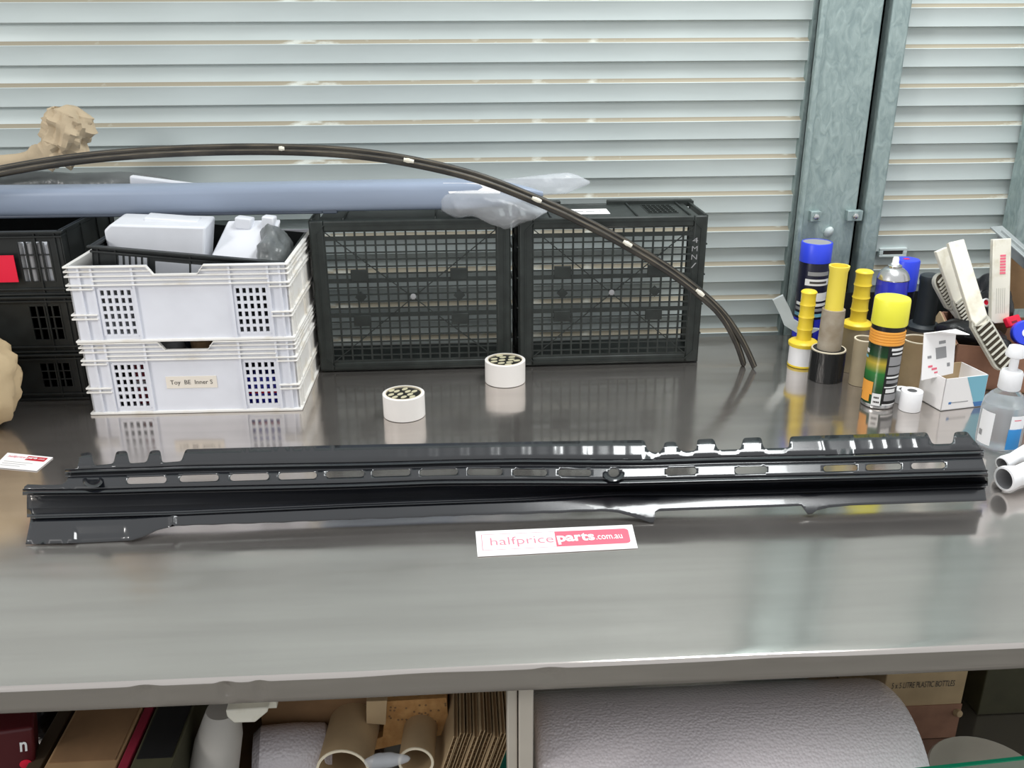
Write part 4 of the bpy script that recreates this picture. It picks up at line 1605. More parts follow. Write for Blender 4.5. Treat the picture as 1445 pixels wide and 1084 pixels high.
# --- blue capped can behind it
c = Vector((V(1264, 470, 1.93).x, 1.93, BZ + 0.0005))
s = scale_at(c + Vector((0, 0, 0.1)))
r = 33 / 2 / s
t = thing('spray_can', 'narrow spray can with blue cap behind the uncapped blue can', 'spray can', c)
za, zb = hz(1264, 408, c), hz(1266, 366, c)
MB().lathe([(r * 0.96, 0), (r, 0.004), (r, za)], 28).build('can_body', M_NAVY, t)
MB().lathe([(r * 1.05, za), (r * 1.05, zb - 0.003), (r * 0.98, zb), (r * 0.7, zb + 0.001), (0, zb)], 28).build('cap', M_BLUE, t)
MB().box(-0.008, 0.004, -0.004, 0.004, zb, zb + 0.0012).build('red_mark', M_REDB, t, smooth=0)

# --- two small white rolls
for (px, py, w, top, lab_) in ((1282, 583, 31, 551, 'small white paper roll standing alone in front of the open cardboard tube'), (1271, 571, 26, 549, 'small white paper roll tucked against the green spray can')):
    c, r = foot(px, py, w)
    h = hz(px + 3, top, c)
    t = thing('paper_roll', lab_, 'roll', c)
    MB().lathe([(r * 0.98, 0), (r, 0.001), (r, h - 0.001), (r * 0.97, h), (r * 0.45, h - 0.0005), (r * 0.45, 0.003)], 28, caps=False).build('winding', M_WHITE, t)
    MB().lathe([(r * 0.452, h), (r * 0.40, h), (r * 0.40, 0.002)], 24, caps=False).build('core', M_GREYINK, t)

# --- open white box with blue print
A, B, C_ = P(1327, 580.5), P(1386, 573.5), P(1303, 556)
ang = math.atan2(B.y - A.y, B.x - A.x)
bw = (B - A).length
bd = 0.075
bh = V(1331, 536, A.y).z - BZ
t = thing('open_box', 'open white carton with pale blue print and its lid flap up', 'box', (A.x, A.y, BZ + 0.0008), (0, 0, ang))
th = 0.0015
MB().box(0, bw, 0, th, 0, bh).build('front_panel', M_PAPER, t, smooth=0)
MB().box(0, th, 0, bd, 0, bh).build('side_panel', M_PAPER, t, smooth=0)
MB().box(bw - th, bw, 0, bd, 0, bh).build('side_panel', M_PAPER, t, smooth=0)
MB().box(0, bw, bd - th, bd, 0, bh).build('back_panel', M_CARDL, t, smooth=0)
MB().box(0, bw, 0, bd, 0, th).build('bottom_panel', M_PAPER, t, smooth=0)
MB().prism([(bw * 0.50, bh * 0.99), (bw * 0.99, bh * 0.99), (bw * 0.99, bh * 0.16), (bw * 0.76, bh * 0.16)], -0.0006, 0.0).build('blue_print', M_LBLUE, t, smooth=0)
MB().prism([(bw * 0.745, bh * 0.17), (bw * 0.99, bh * 0.17), (bw * 0.99, bh * 0.02), (bw * 0.80, bh * 0.02)], -0.0007, 0.0).build('dark_blue_print', M_MBLUE, t, smooth=0)
MB().box(bw * 0.22, bw * 0.62, -0.0005, 0, bh * 0.21, bh * 0.235).build('print_line', M_GREYINK, t, smooth=0)
MB().box(bw * 0.16, bw * 0.22, -0.0005, 0, bh * 0.18, bh * 0.25).build('print_mark', M_MBLUE, t, smooth=0)
# lid flap rising at the back left and its folded lip
fM = Matrix.Translation((-0.004, bd * 0.35, bh)) @ Matrix.Rotation(R(-4), 4, 'Z') @ Matrix.Rotation(R(-12), 4, 'X') @ Matrix.Rotation(R(-6), 4, 'Y')
fl_ = MB().quad_box([fM @ Vector(p) for p in ((-0.030, 0, -0.006), (0.038, 0, -0.004), (0.038, th, -0.004), (-0.030, th, -0.006), (-0.018, 0, 0.085), (0.050, 0, 0.080), (0.050, th, 0.080), (-0.018, th, 0.085))]).build('lid_flap', M_PAPER, t, smooth=0)
MB().quad_box([fM @ Vector(p) for p in ((-0.016, 0, 0.083), (0.050, 0, 0.080), (0.062, -0.022, 0.070), (0.004, -0.022, 0.086), (-0.016, 0.001, 0.0845), (0.050, 0.001, 0.0815), (0.062, -0.021, 0.0715), (0.004, -0.021, 0.0875))]).build('lid_lip', M_PAPER, t, smooth=0)
for (x, z_, w_, h_, m) in ((0.004, 0.030, 0.022, 0.022, M_GREYINK), (0.012, 0.058, 0.014, 0.006, M_GREYINK), (-0.014, 0.034, 0.008, 0.005, M_GREYINK), (-0.014, 0.016, 0.009, 0.004, M_PINK), (-0.007, 0.010, 0.011, 0.004, M_PINK), (-0.002, 0.003, 0.007, 0.003, M_PINK), (0.026, 0.012, 0.006, 0.007, M_GREYINK)):
    MB().box(x, x + w_, -0.0005, 0.0, z_, z_ + h_, 0, fM).build('flap_print', m, t, smooth=0)

# --- brown carton full of oddments
ca = P(1356, 590)
cb = thing('open_carton', 'open brown carton of oddments holding the wire brushes', 'carton', (V(1350, 487, 1.695).x, 1.695, BZ + 0.0008), (0, 0, R(-20)))
w, d, h = 0.36, 0.24, V(1352, 487, 1.695).z - BZ
for nm, (x0, x1, y0, y1) in (('front_panel', (0, w, 0, 0.004)), ('back_panel', (0, w, d - 0.004, d)), ('side_panel', (0, 0.004, 0, d)), ('side_panel', (w - 0.004, w, 0, d))):
    MB().box(x0, x1, y0, y1, 0, h).build(nm, M_CARDRED, cb, smooth=0)
MB().box(0, w, 0, d, 0, 0.003).build('bottom_panel', M_CARD, cb, smooth=0)
MB().quad_box([(0, 0, h), (0, d, h), (-0.003, d, h), (-0.003, 0, h), (-0.022, 0.02, h - 0.05), (-0.022, d, h - 0.05), (-0.025, d, h - 0.05), (-0.025, 0.02, h - 0.05)]).build('side_flap', M_CARDL, cb, smooth=0)

bagc = V(1366, 468, 1.74)
tag(blob('black_bag', M_BAG, (bagc.x, 1.755, bagc.z - 0.008), (0.050, 0.04, 0.026), 0.35, 22, 6), 'crumpled black plastic bag on the carton below the brushes', 'plastic bag')
bagc = V(1395, 425, 1.84)
tag(blob('black_bag', M_BAG, (bagc.x, 1.86, bagc.z - 0.04), (0.055, 0.06, 0.085), 0.35, 20, 11), 'dark bundled bag behind the white sticks at the back of the carton', 'plastic bag')
bagc = V(1412, 485, 1.70)
tag(blob('dark_cable_bundle', M_BLACK, (bagc.x, 1.72, bagc.z - 0.02), (0.035, 0.04, 0.035), 0.4, 34, 13), 'dark tangled bundle in the carton beside the ribbed brush head', 'bundle')
# red packets
for (px, py, rzz, w_, h_, lab_) in ((1437, 452, 0.5, 0.045, 0.022, 'flat red packet in the carton below the tall brown card'), (1440, 505, 0.2, 0.03, 0.05, 'upright red packet behind the pump bottle head')):
    p = V(px, py, 1.74)
    t = thing('red_packet', lab_, 'packet', (p.x, p.y, p.z - h_ / 2), (R(-35), 0, rzz))
    MB().box(-w_ / 2, w_ / 2, 0, 0.012, 0, h_).build('packet_body', M_REDB, t, bevel=0.003)
    MB().box(-w_ * 0.3, w_ * 0.1, -0.0006, 0, h_ * 0.3, h_ * 0.5).build('packet_print', M_MAROON, t, smooth=0)
p = V(1447, 470, 1.70)
t = thing('blue_tape_roll', 'bright blue roll lying on its side in the carton', 'tape roll', p)
MB().lathe([(0.009, -0.012), (0.024, -0.012), (0.026, -0.010), (0.026, 0.010), (0.024, 0.012), (0.009, 0.012), (0.009, -0.012)], 28, (0, 0, 0), axis=(-0.35, -1, 0.35), caps=False).build('winding', M_BLUE, t)
MB().lathe([(0.0092, -0.0115), (0.0092, 0.0135), (0.0055, 0.0135), (0.0055, -0.0115)], 20, axis=(-0.35, -1, 0.35), caps=False).build('core', M_WHITE, t)
# tube end with red centre
p = V(1388, 428, 1.80)
t = thing('white_tube', 'small white tube with red centre between the white sticks', 'tube', p)
MB().lathe([(0.009, 0.0), (0.009, 0.055), (0.006, 0.056), (0.006, 0.05), (0, 0.05)], 18, (0.0, 0.04, -0.02), axis=(0, -0.9, 0.45)).build('tube_wall', M_WHITE, t)
MB().lathe([(0.0058, 0.0525), (0, 0.0525)], 16, (0.0, 0.04, -0.02), axis=(0, -0.9, 0.45), caps=False).build('red_centre', M_REDB, t)
# tall brown card at the right edge
p0 = V(1424, 345, 1.90)
tag(MB().box(p0.x, p0.x + 0.14, 1.90, 1.904, BZ + 0.10, V(1430, 362, 1.90).z).build('brown_card', M_CARD, smooth=0), 'tall brown cardboard sheet standing at the back of the carton', 'cardboard')
a, b = V(1409, 333, 1.93), V(1475, 392, 1.80)
mb = MB()
mb.bar(a, b, 0.004, 0.034, (0, 0, 1))
mb.bar(a + Vector((0, 0.016, 0.017)), b + Vector((0, 0.016, 0.017)), 0.034, 0.004, (0, 0, 1))
tag(mb.build('angle_bar', M_GREYPL, bevel=0.001), 'grey metal angle bar leaning down over the brown cardboard sheet', 'metal bar')


# --- brushes: flat dirty white handle and ribbed head
def plank(top, bot, wid, thick, facing=(0, -1, 0.25)):
    """frame with z from bot up to top, y away from viewer"""
    z = (Vector(top) - Vector(bot)).normalized()
    y = -Vector(facing)
    x = y.cross(z).normalized()
    y = z.cross(x).normalized()
    m = Matrix((x, y, z)).transposed().to_4x4()
    m.translation = Vector(bot)
    return m, (Vector(top) - Vector(bot)).length


def brush(top, neck, tip, wh, wtip, label, head_first=False):
    t = thing('wire_brush', label, 'brush', tip)
    o = Vector(tip)
    M1, L1 = plank(Vector(top) - o, Vector(neck) - o, wh, 0.012)
    mb = MB()
    mb.prism([(-wh * 0.50, 0.004), (-wh * 0.30, -0.012), (wh * 0.30, -0.012), (wh * 0.50, 0.004), (wh * 0.50, L1), (-wh * 0.46, L1)], -0.006, 0.006)
    for v in mb.v:
        v.xyz = (M1 @ v).xyz
    mb.build('handle', M_DIRTYW, t, bevel=0.0015)
    M2, L2 = plank(Vector(neck) - o, Vector((0, 0, 0)), wtip, 0.012)
    mb = MB()
    pl = []
    for k in range(9):
        a = PI + PI * k / 8
        pl.append((wtip / 2 * math.cos(a), 0.02 + 0.02 * math.sin(a)))
    pl += [(wtip / 2, L2 - 0.004), (wtip * 0.3, L2 + 0.010), (-wtip * 0.3, L2 + 0.010), (-wtip / 2, L2 - 0.004)]
    mb.prism(pl, -0.004, 0.008)
    for v in mb.v:
        v.xyz = (M2 @ v).xyz
    mb.build('head', M_GREYRIB, t, bevel=0.001)
    n = 10
    bt = MB()
    bt.prism([(x * 0.78, 0.012 + (z_ - 0.012) * 0.9) for x, z_ in pl], -0.0055, -0.003)
    for v in bt.v:
        v.xyz = (M2 @ v).xyz
    bt.build('bristle_bed', M_BRISTLE, t, smooth=0)
    for k in range(n):
        z_ = 0.010 + (L2 - 0.012) * k / (n - 1)
        ww = wtip * 0.40 * (1 if k > 1 else 0.75)
        MB().bar(M2 @ Vector((-ww, -0.0065, z_ - 0.003)), M2 @ Vector((ww, -0.0065, z_ + 0.004)), 0.0036, 0.006, M2.to_3x3() @ Vector((0, -1, 0))).build('bristle_row', M_GREYRIB, t, bevel=0.0008)
    return t


brush(V(1347, 341, 1.755), V(1381, 452, 1.675), V(1421, 521, 1.635), 0.034, 0.040, 'wire brush with broad dirty white handle, ribbed head resting on the carton edge')
brush(V(1327, 352, 1.80), V(1352, 422, 1.775), V(1372, 470, 1.755), 0.027, 0.030, 'wire brush with stained narrow white handle behind the broad one')
# a third brush head-up, its handle down in the carton
t = brush(V(1375, 470, 1.79), V(1346, 430, 1.79), V(1323, 387, 1.80), 0.026, 0.036, 'wire brush standing with its ribbed head up, next to the dark grip')

# white stick with red lettering
a, b = V(1412, 337, 1.80), V(1409, 456, 1.76)
t = thing('marked_stick', 'upright white stick with a block of red lettering', 'stick', b)
M1, L1 = plank(a - b, Vector((0, 0, 0)), 0.036, 0.012)
mb = MB()
wd = 27 / scale_at(a) / 2
mb.prism([(-wd, 0.006), (-wd * 0.6, 0), (wd * 0.7, 0), (wd, 0.010), (wd, L1), (-wd * 0.95, L1)], -0.006, 0.006)
for v in mb.v:
    v.xyz = (M1 @ v).xyz
mb.build('stick_body', M_DIRTYW, t, bevel=0.0015)
for k in range(7):
    zz = L1 * (0.585 + 0.034 * k)
    MB().box(-wd * 0.18, wd * 0.42, -0.0066, -0.0058, zz, zz + L1 * 0.024, 0, M1).build('red_lettering', M_PINK, t, smooth=0)
for k in range(5):
    MB().box(wd * (-0.5 + 0.22 * k), wd * (-0.44 + 0.22 * k), -0.0064, -0.0058, L1 * 0.12, L1 * 0.42, 0, M1).build('faint_lettering', M_GREYRIB, t, smooth=0)

# --- black tray with bent grey strap behind the cans
t = thing('black_tray', 'low black tray at the foot of the column behind the spray cans', 'tray', (0.795, 1.925, BZ + 0.0005))
wd, dd, hh = 0.40, 0.115, 0.075
for nm, bx_ in (('back_wall', (0, wd, dd - 0.003, dd, 0, hh + 0.03)), ('side_wall', (0, 0.003, 0.0, dd, 0, hh)), ('side_wall', (wd - 0.003, wd, 0, dd, 0, hh)), ('tray_base', (0, wd, 0, dd, 0, 0.003)), ('front_wall', (0.0, wd, 0, 0.003, 0, 0.016))):
    MB().box(*bx_).build(nm, M_BLACKP2, t, smooth=0)
a = [V(1098, 420, 1.95), V(1108, 440, 1.94), V(1114, 455, 1.93), V(1132, 466, 1.92), V(1150, 468, 1.92)]
mb = MB()
rings = []
for p in a:
    rings.append([p + Vector((-0.012, -0.002, -0.006)), p + Vector((0.012, 0.002, 0.004)), p + Vector((0.012, 0.006, 0.006)), p + Vector((-0.012, 0.002, -0.004))])
mb.rings(rings)
tag(mb.build('bent_strap', M_GREYPL, smooth=30), 'bent grey metal strap beside the blue capped can at the column', 'strap')

# --- pump bottle
c, r = foot(1404, 641, 62)
t = thing('pump_bottle', 'clear pump bottle of gel with white pump and white and blue labels', 'bottle', c)
zs = hz(1410, 566, c)
zn = hz(1419, 547, c)
zc = hz(1423, 523, c)
zh0, zh = hz(1427, 503, c), hz(1429, 489, c)
MB().lathe([(r * 0.80, 0.0), (r * 0.96, 0.004), (r, 0.012), (r, zs - 0.012), (r * 0.93, zs + 0.002), (r * 0.72, zs + 0.012), (r * 0.46, zn - 0.004), (r * 0.42, zn + 0.004)], 36).build('bottle_body', M_BOTTLE, t)
MB().lathe([(r * 0.78, 0.002), (r * 0.93, 0.006), (r * 0.97, 0.013), (r * 0.97, zs - 0.012), (r * 0.88, zs - 0.004), (0, zs - 0.004)], 36).build('gel', M_LIQ, t)
MB().lathe([(r * 0.46, zn - 0.002), (r * 0.50, zn), (r * 0.50, zc - 0.004), (r * 0.44, zc), (r * 0.2, zc + 0.002), (r * 0.19, zh0), (0, zh0)], 28).build('collar', M_WHITE, t)
MB().lathe([(r * 0.30, zh0 - 0.002), (r * 0.44, zh0 + 0.001), (r * 0.45, zh0 + 0.006), (r * 0.34, zh), (0, zh + 0.002)], 24).box(0.0, 0.042, -0.007, 0.007, zh0 - 0.001, zh0 + 0.008).build('pump_head', M_WHITE, t)
wrap_patch(t, 'white_label', r + 0.0005, -62, -18, 0.012, zs - 0.014, M_WHITE)
wrap_patch(t, 'white_label', r + 0.0005, 22, 66, zs * 0.55, zs - 0.014, M_WHITE)
wrap_patch(t, 'blue_label', r + 0.0005, 20, 60, 0.010, zs * 0.56, mat('bright_blue_print', (60, 150, 220), 0.4))
wrap_patch(t, 'label_print', r + 0.0009, 30, 50, zs * 0.74, zs * 0.76, M_PINK)
wrap_patch(t, 'label_print', r + 0.0009, -58, -46, zs * 0.30, zs * 0.42, M_GREYINK)


# --- white tubular glove fingers at the right edge
def cuff(a, b, r0, label):
    a, b = Vector(a), Vector(b)
    L = (b - a).length
    t = thing('white_hose_end', label, 'hose', a)
    pr = [(r0 * 0.80, 0.004), (r0 * 0.82, -0.001), (r0 * 0.98, 0.0), (r0 * 1.0, 0.006), (r0 * 0.88, 0.018), (r0 * 0.80, 0.03), (r0 * 0.95, 0.05), (r0 * 1.15, L * 0.8), (r0 * 1.15, L)]
    MB().lathe(pr, 28, axis=b - a, caps=False).build('hose_wall', M_WHITE, t)
    MB().lathe([(r0 * 0.82, 0.0), (r0 * 0.7, 0.01), (r0 * 0.66, 0.05), (0, 0.05)], 28, axis=b - a, caps=False).build('hose_bore', M_GREYINK, t)
    return t


a = P(1414, 655, BZ + 0.021)
cuff(a, a + Vector((0.12, 0.055, 0.018)), 0.0125, 'thin white hose end beside the pump bottle, open at its tip')
a = P(1417, 676, BZ + 0.0235)
cuff(a, a + Vector((0.12, 0.035, 0.003)), 0.0205, 'thick white hose end lying at the tip of the black panel')

# ================================================================== UNDER THE BENCH
# big roll of bubble wrap
x0, x1 = V(761, 1030, 1.02).x, V(1318, 1020, 1.02).x
rr = 0.150
zc = V(1000, 968, 1.13).z - rr + 0.004
zc = V(1000, 977, 1.10).z - rr * 1.21
bw_ = thing('bubble_wrap_roll', 'big roll of pinkish white bubble wrap on the shelf under the bench', 'bubble wrap', ((x0 + x1) / 2, 1.10, SHZ))
L = (x1 - x0) / 2
mb = MB()
mb.lathe([(0.04, -L), (rr * 0.93, -L), (rr * 0.99, -L + 0.008), (rr, -L + 0.03), (rr, L - 0.03), (rr * 0.985, L - 0.01), (rr * 0.93, L), (0.04, L)], 64, (0, 0, zc - SHZ), axis=(1, 0, 0), caps=False)
mb.build('wrap', M_BUBBLE, bw_, smooth=50)
MB().lathe([(0.041, -L - 0.001), (0.041, L + 0.001), (0.036, L + 0.001), (0.036, -L - 0.001)], 28, (0, 0, zc - SHZ), axis=(1, 0, 0), caps=False).build('core', M_CARD, bw_)
MB().box(-L * 0.8, -L * 0.6, -0.1, 0.1, 0, zc - SHZ - rr + 0.02).box(L * 0.6, L * 0.8, -0.1, 0.1, 0, zc - SHZ - rr + 0.02).build('cradle', M_CARDD, bw_, smooth=0)

# stack of cardboard sheets standing on edge
top = V(676, 1036, 0.985)
for k in range(9):
    px = 640 + 9.6 * k
    py = 1034 + (5 if k % 3 == 0 else 0) - (4 if k == 4 else 0)
    p = V(px, py, 0.985 + 0.004 * (k % 3))
    labs = 'corrugated cardboard sheet under the bench, ' + ('ninth eighth seventh sixth fifth fourth third second first'.split())[k] + ' from the beige bench leg'
    t = thing('cardboard_sheet', labs, 'cardboard', (p.x, p.y, p.z), (0, R(17), 0), 'cardboard sheets leaning under the bench')
    L_ = (p.z - SHZ) / math.cos(R(17)) - 0.002
    MB().box(0, 0.0012, 0, 0.34, -L_, 0).box(0.0052, 0.0064, 0, 0.34, -L_, 0).build('liner', M_CARDL, t, smooth=0)
    mb = MB()
    n = 40
    for i in range(n + 1):
        z_ = -L_ * 0.5 * i / n
        x_ = 0.0011 if i % 2 else 0.0053
        mb.v += [Vector((x_, 0.0004, z_)), Vector((x_, 0.339, z_))]
        if i:
            q_ = 2 * i
            mb.f.append([q_ - 2, q_ - 1, q_ + 1, q_])
            mb.m.append(0)
    mb.build('fluting', M_CARD, t, smooth=0)
# teal sheet behind
p = V(706, 990, 1.16)
tag(MB().box(p.x - 0.012, p.x + 0.014, 1.20, 1.21, SHZ, p.z + 0.02).build('teal_board', mat('teal_board', (20, 130, 110), 0.5), smooth=0), 'narrow teal green board behind the bundle of cardboard sheets', 'board')

# perforated chipboard offcut
a = [V(545, 990, 1.06), V(630, 985, 1.06), V(634, 1035, 1.06), V(522, 1060, 1.06), V(524, 1046, 1.06), V(540, 1040, 1.06)]
t = thing('chipboard_block', 'speckled tan chipboard block with ragged holes under the bench', 'board', (a[2].x - 0.05, 1.06, a[3].z - 0.0))
o = t.location
mb = MB()
mb.prism([(p.x - o.x, min(p.z, BZ - 0.04) - o.z) for p in a], 0.0, 0.05)
mb.build('board_body', M_CORK, t, smooth=0)
b_ = [V(517, 990, 1.045), V(546, 989, 1.045), V(544, 1023, 1.045), V(517, 1021, 1.045)]
mb = MB()
mb.prism([(p.x - o.x, min(p.z, BZ - 0.04) - o.z) for p in b_], -0.015, 0.03)
mb.build('board_tab', M_CARDL, t, smooth=0)
for i in range(26):
    u, v_ = random.random(), random.random()
    x = (a[0].x + (a[1].x - a[0].x) * u) - o.x
    z_ = (a[0].z + (a[2].z - a[0].z) * (0.1 + 0.75 * v_)) - o.z
    MB().lathe([(0.0014, 0), (0.0018, 0.0005), (0.0012, 0.0008)], 6, (x, 0.0, z_), axis=(0, -1, 0)).build('pit', M_CARDD, t, smooth=0)
MB().box(-0.03, 0.03, 0.035, 0.05, 0.655 - o.z, 0.0).build('backing_strip', M_CARDD, t, smooth=0)


# cardboard tube ends
def lying_tube(px, py, rpx, y, label, L=0.11, m=M_CARDL):
    c = V(px, py, y)
    r = rpx / scale_at(c)
    t = thing('cardboard_tube', label, 'cardboard tube', (c.x, y, c.z))
    d = Vector((0.06, 1, -0.05))
    MB().lathe([(r, 0), (r, L), (r - 0.003, L), (r - 0.003, 0), (r, 0)], 32, axis=d, caps=False).build('tube_wall', m, t)
    MB().lathe([(r + 0.0004, 0.001), (r + 0.0002, -0.0006), (r - 0.0032, -0.0006), (r - 0.0034, 0.001)], 32, axis=d, caps=False).build('tube_edge', M_TAPEEDGE, t)
    return t, c, r


lying_tube(484, 1090, 38, 0.98, 'wide open cardboard tube lying under the bench beside the small bubble wrap')
lying_tube(587, 1076, 25, 0.99, 'narrow open cardboard tube lying under the chipboard block')
p = V(560, 1078, 0.96)
tag(blob('plastic_film', M_FILM, (p.x - 0.016, 0.978, p.z - 0.010), (0.030, 0.010, 0.010), 0.3, 30, 4), 'small white crumple of film at the mouth of the narrow tube', 'plastic film')
# small bubble wrap roll
p = V(405, 1100, 1.0)
t = thing('bubble_wrap_roll', 'small grey bubble wrap roll beside the wide cardboard tube', 'bubble wrap', (p.x, 1.0, p.z - 0.05))
MB().lathe([(0.0, -0.055), (0.033, -0.055), (0.043, -0.045), (0.045, 0), (0.043, 0.045), (0.033, 0.055), (0.0, 0.055)], 40, (0, 0.045, 0.05), axis=(1, 0.15, -0.12)).build('wrap', M_BUBBLE2, t)
# carton underneath that carries these
carton('shelf_carton', 'low carton on the shelf beneath the tubes and bubble wrap', 'carton', (-0.262, 1.16, SHZ + 0.001), (0.20, 0.40, p.z - 0.05 - SHZ - 0.004), M_CARDD)

# open dark cardboard box with flaps
a, b = V(362, 1005, 1.06), V(520, 990, 1.06)
t = thing('cardboard_box', 'open brown cardboard box with raised flap behind the bubble wrap', 'carton', (a.x, 1.06, BZ - 0.20))
zt_ = BZ - 0.045 - t.location.z
MB().quad_box([(0, 0, 0.07), (0.155, 0, 0.09), (0.155, 0.004, 0.09), (0, 0.004, 0.07), (0, 0.02, zt_ - 0.012), (0.155, 0.02, zt_), (0.155, 0.024, zt_), (0, 0.024, zt_ - 0.012)]).build('raised_flap', M_CARD, t, smooth=0)
MB().quad_box([(-0.02, -0.02, 0.068), (0.155, -0.04, 0.080), (0.155, 0.03, 0.095), (0, 0.01, 0.082), (-0.02, -0.02, 0.071), (0.155, -0.04, 0.083), (0.155, 0.03, 0.098), (0, 0.01, 0.085)]).build('folded_flap', M_CARDD, t, smooth=0)
MB().box(0.0, 0.155, 0.02, 0.26, p.z - 0.05 - t.location.z, 0.075).build('box_body', M_CARDD, t, smooth=0)

# grey tube and white block under the front edge
a, b = V(315, 1000, 0.99), V(301, 1090, 0.965)
dv = (b - a).normalized()
t = thing('grey_pipe', 'thick grey pipe standing on the shelf below the dented front edge', 'pipe', (b.x, b.y, SHZ + 0.001))
o = t.location
q_ = -dv.cross(Vector((1, 0, 0))).normalized()
mb = MB()
rings = []
for c0, r_ in ((a, 0.022), (a + (b - a) * 0.45, 0.031), (b, 0.033), (Vector((b.x, b.y, SHZ + 0.001)), 0.033)):
    c_ = c0 - o
    rings.append([c_ + Vector((r_ * math.cos(k * PI / 16), r_ * math.sin(k * PI / 16), 0)) for k in range(32)])
mb.rings(rings)
mb.build('pipe_wall', M_GREYTUBE, t, smooth=50)
a = [V(318, 1003, 0.93), V(379, 999, 0.93), V(377, 1006, 0.93), V(360, 1020, 0.93), V(330, 1021, 0.93), V(320, 1012, 0.93)]
t = thing('white_clip', 'white plastic clip under the dented front edge of the bench', 'clip', (a[4].x, 0.93, a[4].z))
o = t.location
MB().prism([(p.x - o.x, min(p.z, BZ - 0.033) - o.z) for p in a], 0.0, 0.02).build('clip_body', M_DIRTYW, t, bevel=0.002)
MB().box(0.0, 0.05, 0.02, 0.03, 0.004, BZ - 0.034 - o.z).build('clip_tongue', M_DIRTYW, t, smooth=0)

# flat cartons and boards standing on the shelf, tops towards the viewer
ZT = 0.745


def board(pxl, pxr, label, m, name, cat, y0=0.90, y1=1.45, zt_=ZT, edge=None):
    xa, xb = P(pxl, 1045, zt_).x, P(pxr, 1045, zt_).x
    t = thing(name, label, cat, ((xa + xb) / 2, y0, SHZ + 0.001))
    w2 = (xb - xa) / 2
    h_ = zt_ - SHZ - 0.001
    MB().box(-w2, w2, 0, y1 - y0, 0, h_).build('body', m, t, bevel=0.0015)
    if edge:
        MB().box(-w2 + 0.004, w2 - 0.004, 0.02, y1 - y0 - 0.02, h_, h_ + 0.0015).build('top_seam', edge, t, smooth=0)
    return t


board(83, 180, 'brown carton standing edge-up on the shelf beside the maroon board', M_CARD, 'flat_carton', 'carton', edge=M_CARDD)
board(183, 196, 'thin maroon board standing between the brown carton and dark green board', M_MAROON, 'thin_board', 'board')
board(200, 256, 'dark olive board standing on the shelf beside the grey pipe', M_DKGREEN, 'wide_board', 'board', edge=M_BLACK)
board(58, 78, 'narrow dark brown board standing beside the brown carton', mat('dark_brown_board', (64, 50, 34), 0.8), 'thin_board', 'board', zt_=0.735)
p = V(48, 1040, 1.0)
tag(blob('black_bag', M_BAG, (p.x - 0.03, 1.13, 0.66), (0.045, 0.08, 0.085), 0.3, 18, 8), 'black plastic bag under the bench beside the dark red packet', 'plastic bag')
p = V(-32, 1056, 0.95)
t = thing('red_packet', 'dark red packet with white lettering standing under the bench', 'packet', (p.x, 0.95, SHZ + 0.001), (R(6), R(8), R(18)))
h_ = p.z + 0.05 - SHZ
MB().box(-0.06, 0.02, 0, 0.05, 0, h_).build('packet_body', mat('dark_red_packet', (78, 20, 26), 0.4), t, bevel=0.004)
text('white_lettering', 'n', 0.008, 0.016, M_WINK, t, frame((0.008, -0.0005, h_ - 0.028), (1, 0, 0.0), (0, 0, 1)), bold=0.02)
MB().lathe([(0.007, 0), (0.007, 0.0006), (0.0, 0.0008)], 14, (0.009, -0.0002, h_ - 0.058), axis=(0, -1, 0)).build('red_dot', M_REDB, t)
t = carton('shelf_carton', 'low dark carton on the shelf under the black plastic bag', 'carton', (p.x + 0.055, 1.10, SHZ + 0.001), (0.05, 0.18, 0.18), M_CARDD)

# right end: carton with lettering, paint pail with tag, sheet of glass
a, b = V(1250, 960, 1.25), V(1366, 950, 1.25)
zb_ = V(1310, 988, 1.25).z
t = thing('bottle_carton', 'brown carton lettered for plastic bottles behind the bubble wrap roll', 'carton', ((a.x + b.x) / 2, 1.25, SHZ + 0.001))
w2 = (b.x - a.x) / 2
MB().box(-w2, w2, 0, 0.3, 0, BZ - 0.045 - SHZ).build('body', M_CARDL, t, bevel=0.002)
MB().box(-w2 + 0.001, w2 + 0.001, -0.0015, 0.0, 0, zb_ - SHZ - 0.012).build('lower_panel', M_CARDRED, t, smooth=0)
zl = V(1310, 966, 1.25).z - SHZ
text('box_lettering', '5 x 5 LITRE PLASTIC BOTTLES', w2 * 1.55, 0.0125, M_INK, t, frame((-0.004, -0.0005, zl), (1, 0, 0), (0, 0, 1)))
MB().lathe([(0.008, 0), (0.006, 0.008), (0, 0.010)], 12, (w2 - 0.006, -0.0015, zb_ - SHZ - 0.03), axis=(0.2, -1, 0.3)).build('plug', M_CARDL, t)
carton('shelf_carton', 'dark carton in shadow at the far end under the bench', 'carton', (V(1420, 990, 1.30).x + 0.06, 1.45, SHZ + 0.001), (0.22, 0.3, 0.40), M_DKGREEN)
c = V(1408, 1060, 1.0)
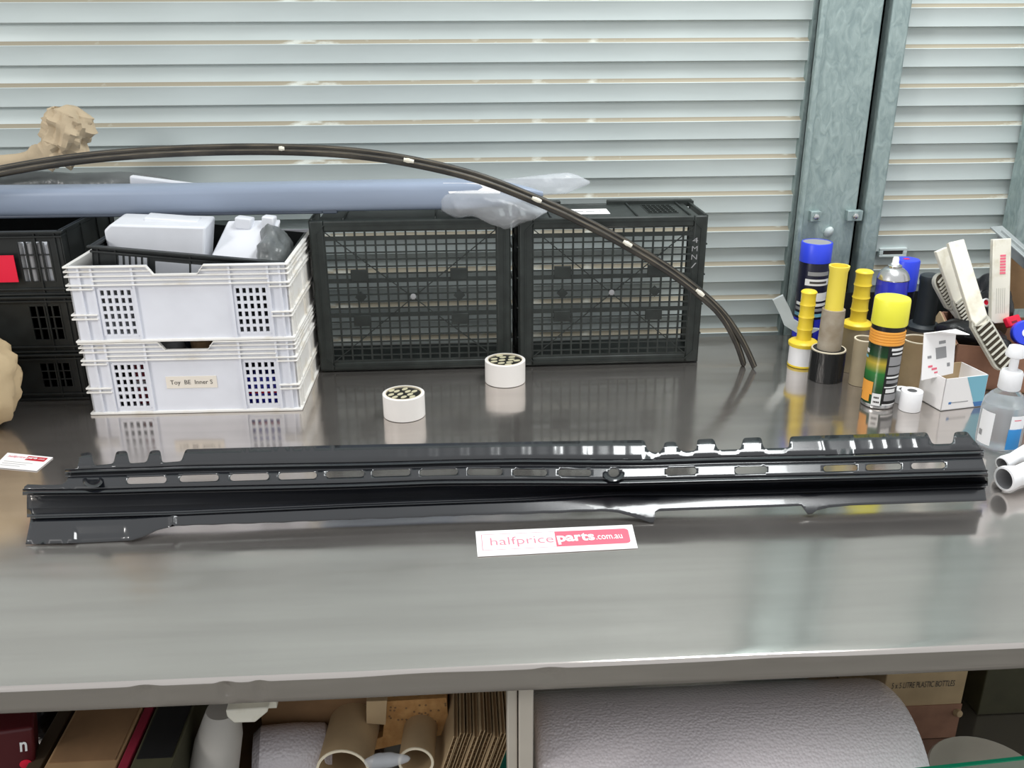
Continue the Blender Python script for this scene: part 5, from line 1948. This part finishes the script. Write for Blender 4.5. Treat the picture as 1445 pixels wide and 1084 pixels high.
t = thing('paint_pail', 'round white pail with pale lid under the end of the bench', 'pail', (c.x + 0.01, 1.02, SHZ + 0.001))
zt_ = V(1408, 1052, 1.08).z - SHZ
pr_ = 0.082
MB().lathe([(pr_ * 0.9, 0), (pr_ * 0.96, zt_ - 0.03), (pr_ * 0.98, zt_ - 0.012)], 40).build('pail_body', M_DIRTYW, t)
MB().lathe([(pr_ * 1.02, zt_ - 0.014), (pr_ * 1.04, zt_ - 0.004), (pr_ * 1.0, zt_), (pr_ * 0.9, zt_ - 0.003), (0, zt_ - 0.003)], 40).build('lid', M_POST, t)
q_ = V(1390, 1050, 0.955)
tg = thing('paper_tag', 'creased white paper tag sticking up from the pail lid', 'tag', (q_.x, 0.975, SHZ + zt_ + 0.0))
MB().quad_box([(-0.008, 0, -0.004), (0.008, -0.004, -0.002), (0.008, 0, -0.002), (-0.008, 0.003, -0.004), (-0.018, 0.01, 0.034), (-0.010, 0.008, 0.036), (-0.010, 0.010, 0.036), (-0.018, 0.012, 0.034)]).build('tag_leaf', M_DIRTYW, tg, smooth=0)
MB().quad_box([(0.0, -0.004, -0.003), (0.018, -0.006, 0.006), (0.018, -0.004, 0.006), (0.0, -0.001, -0.003), (0.010, 0.0, 0.018), (0.017, -0.003, 0.014), (0.017, 0.0, 0.014), (0.010, 0.003, 0.018)]).build('tag_fold', M_PAPER, tg, smooth=0)
a, b = P(1305, 1084.5, 0.70), P(1480, 1065, 0.70)
dg_ = (b - a).normalized()
gm = (a + b) / 2
t = thing('glass_sheet', 'clear glass sheet with green edge standing in front of the pail', 'glass', (gm.x, gm.y, SHZ + 0.001))
hh = 0.70 - SHZ - 0.001
MB().bar(dg_ * -0.10 + Vector((0, 0, hh / 2)), dg_ * 0.25 + Vector((0, 0, hh / 2)), 0.005, hh - 0.004).build('pane', M_PANE, t, smooth=0)
MB().bar(dg_ * -0.10 + Vector((0, 0, hh - 0.001)), dg_ * 0.25 + Vector((0, 0, hh - 0.001)), 0.0052, 0.002).build('polished_edge', M_GLASSG, t, smooth=0)
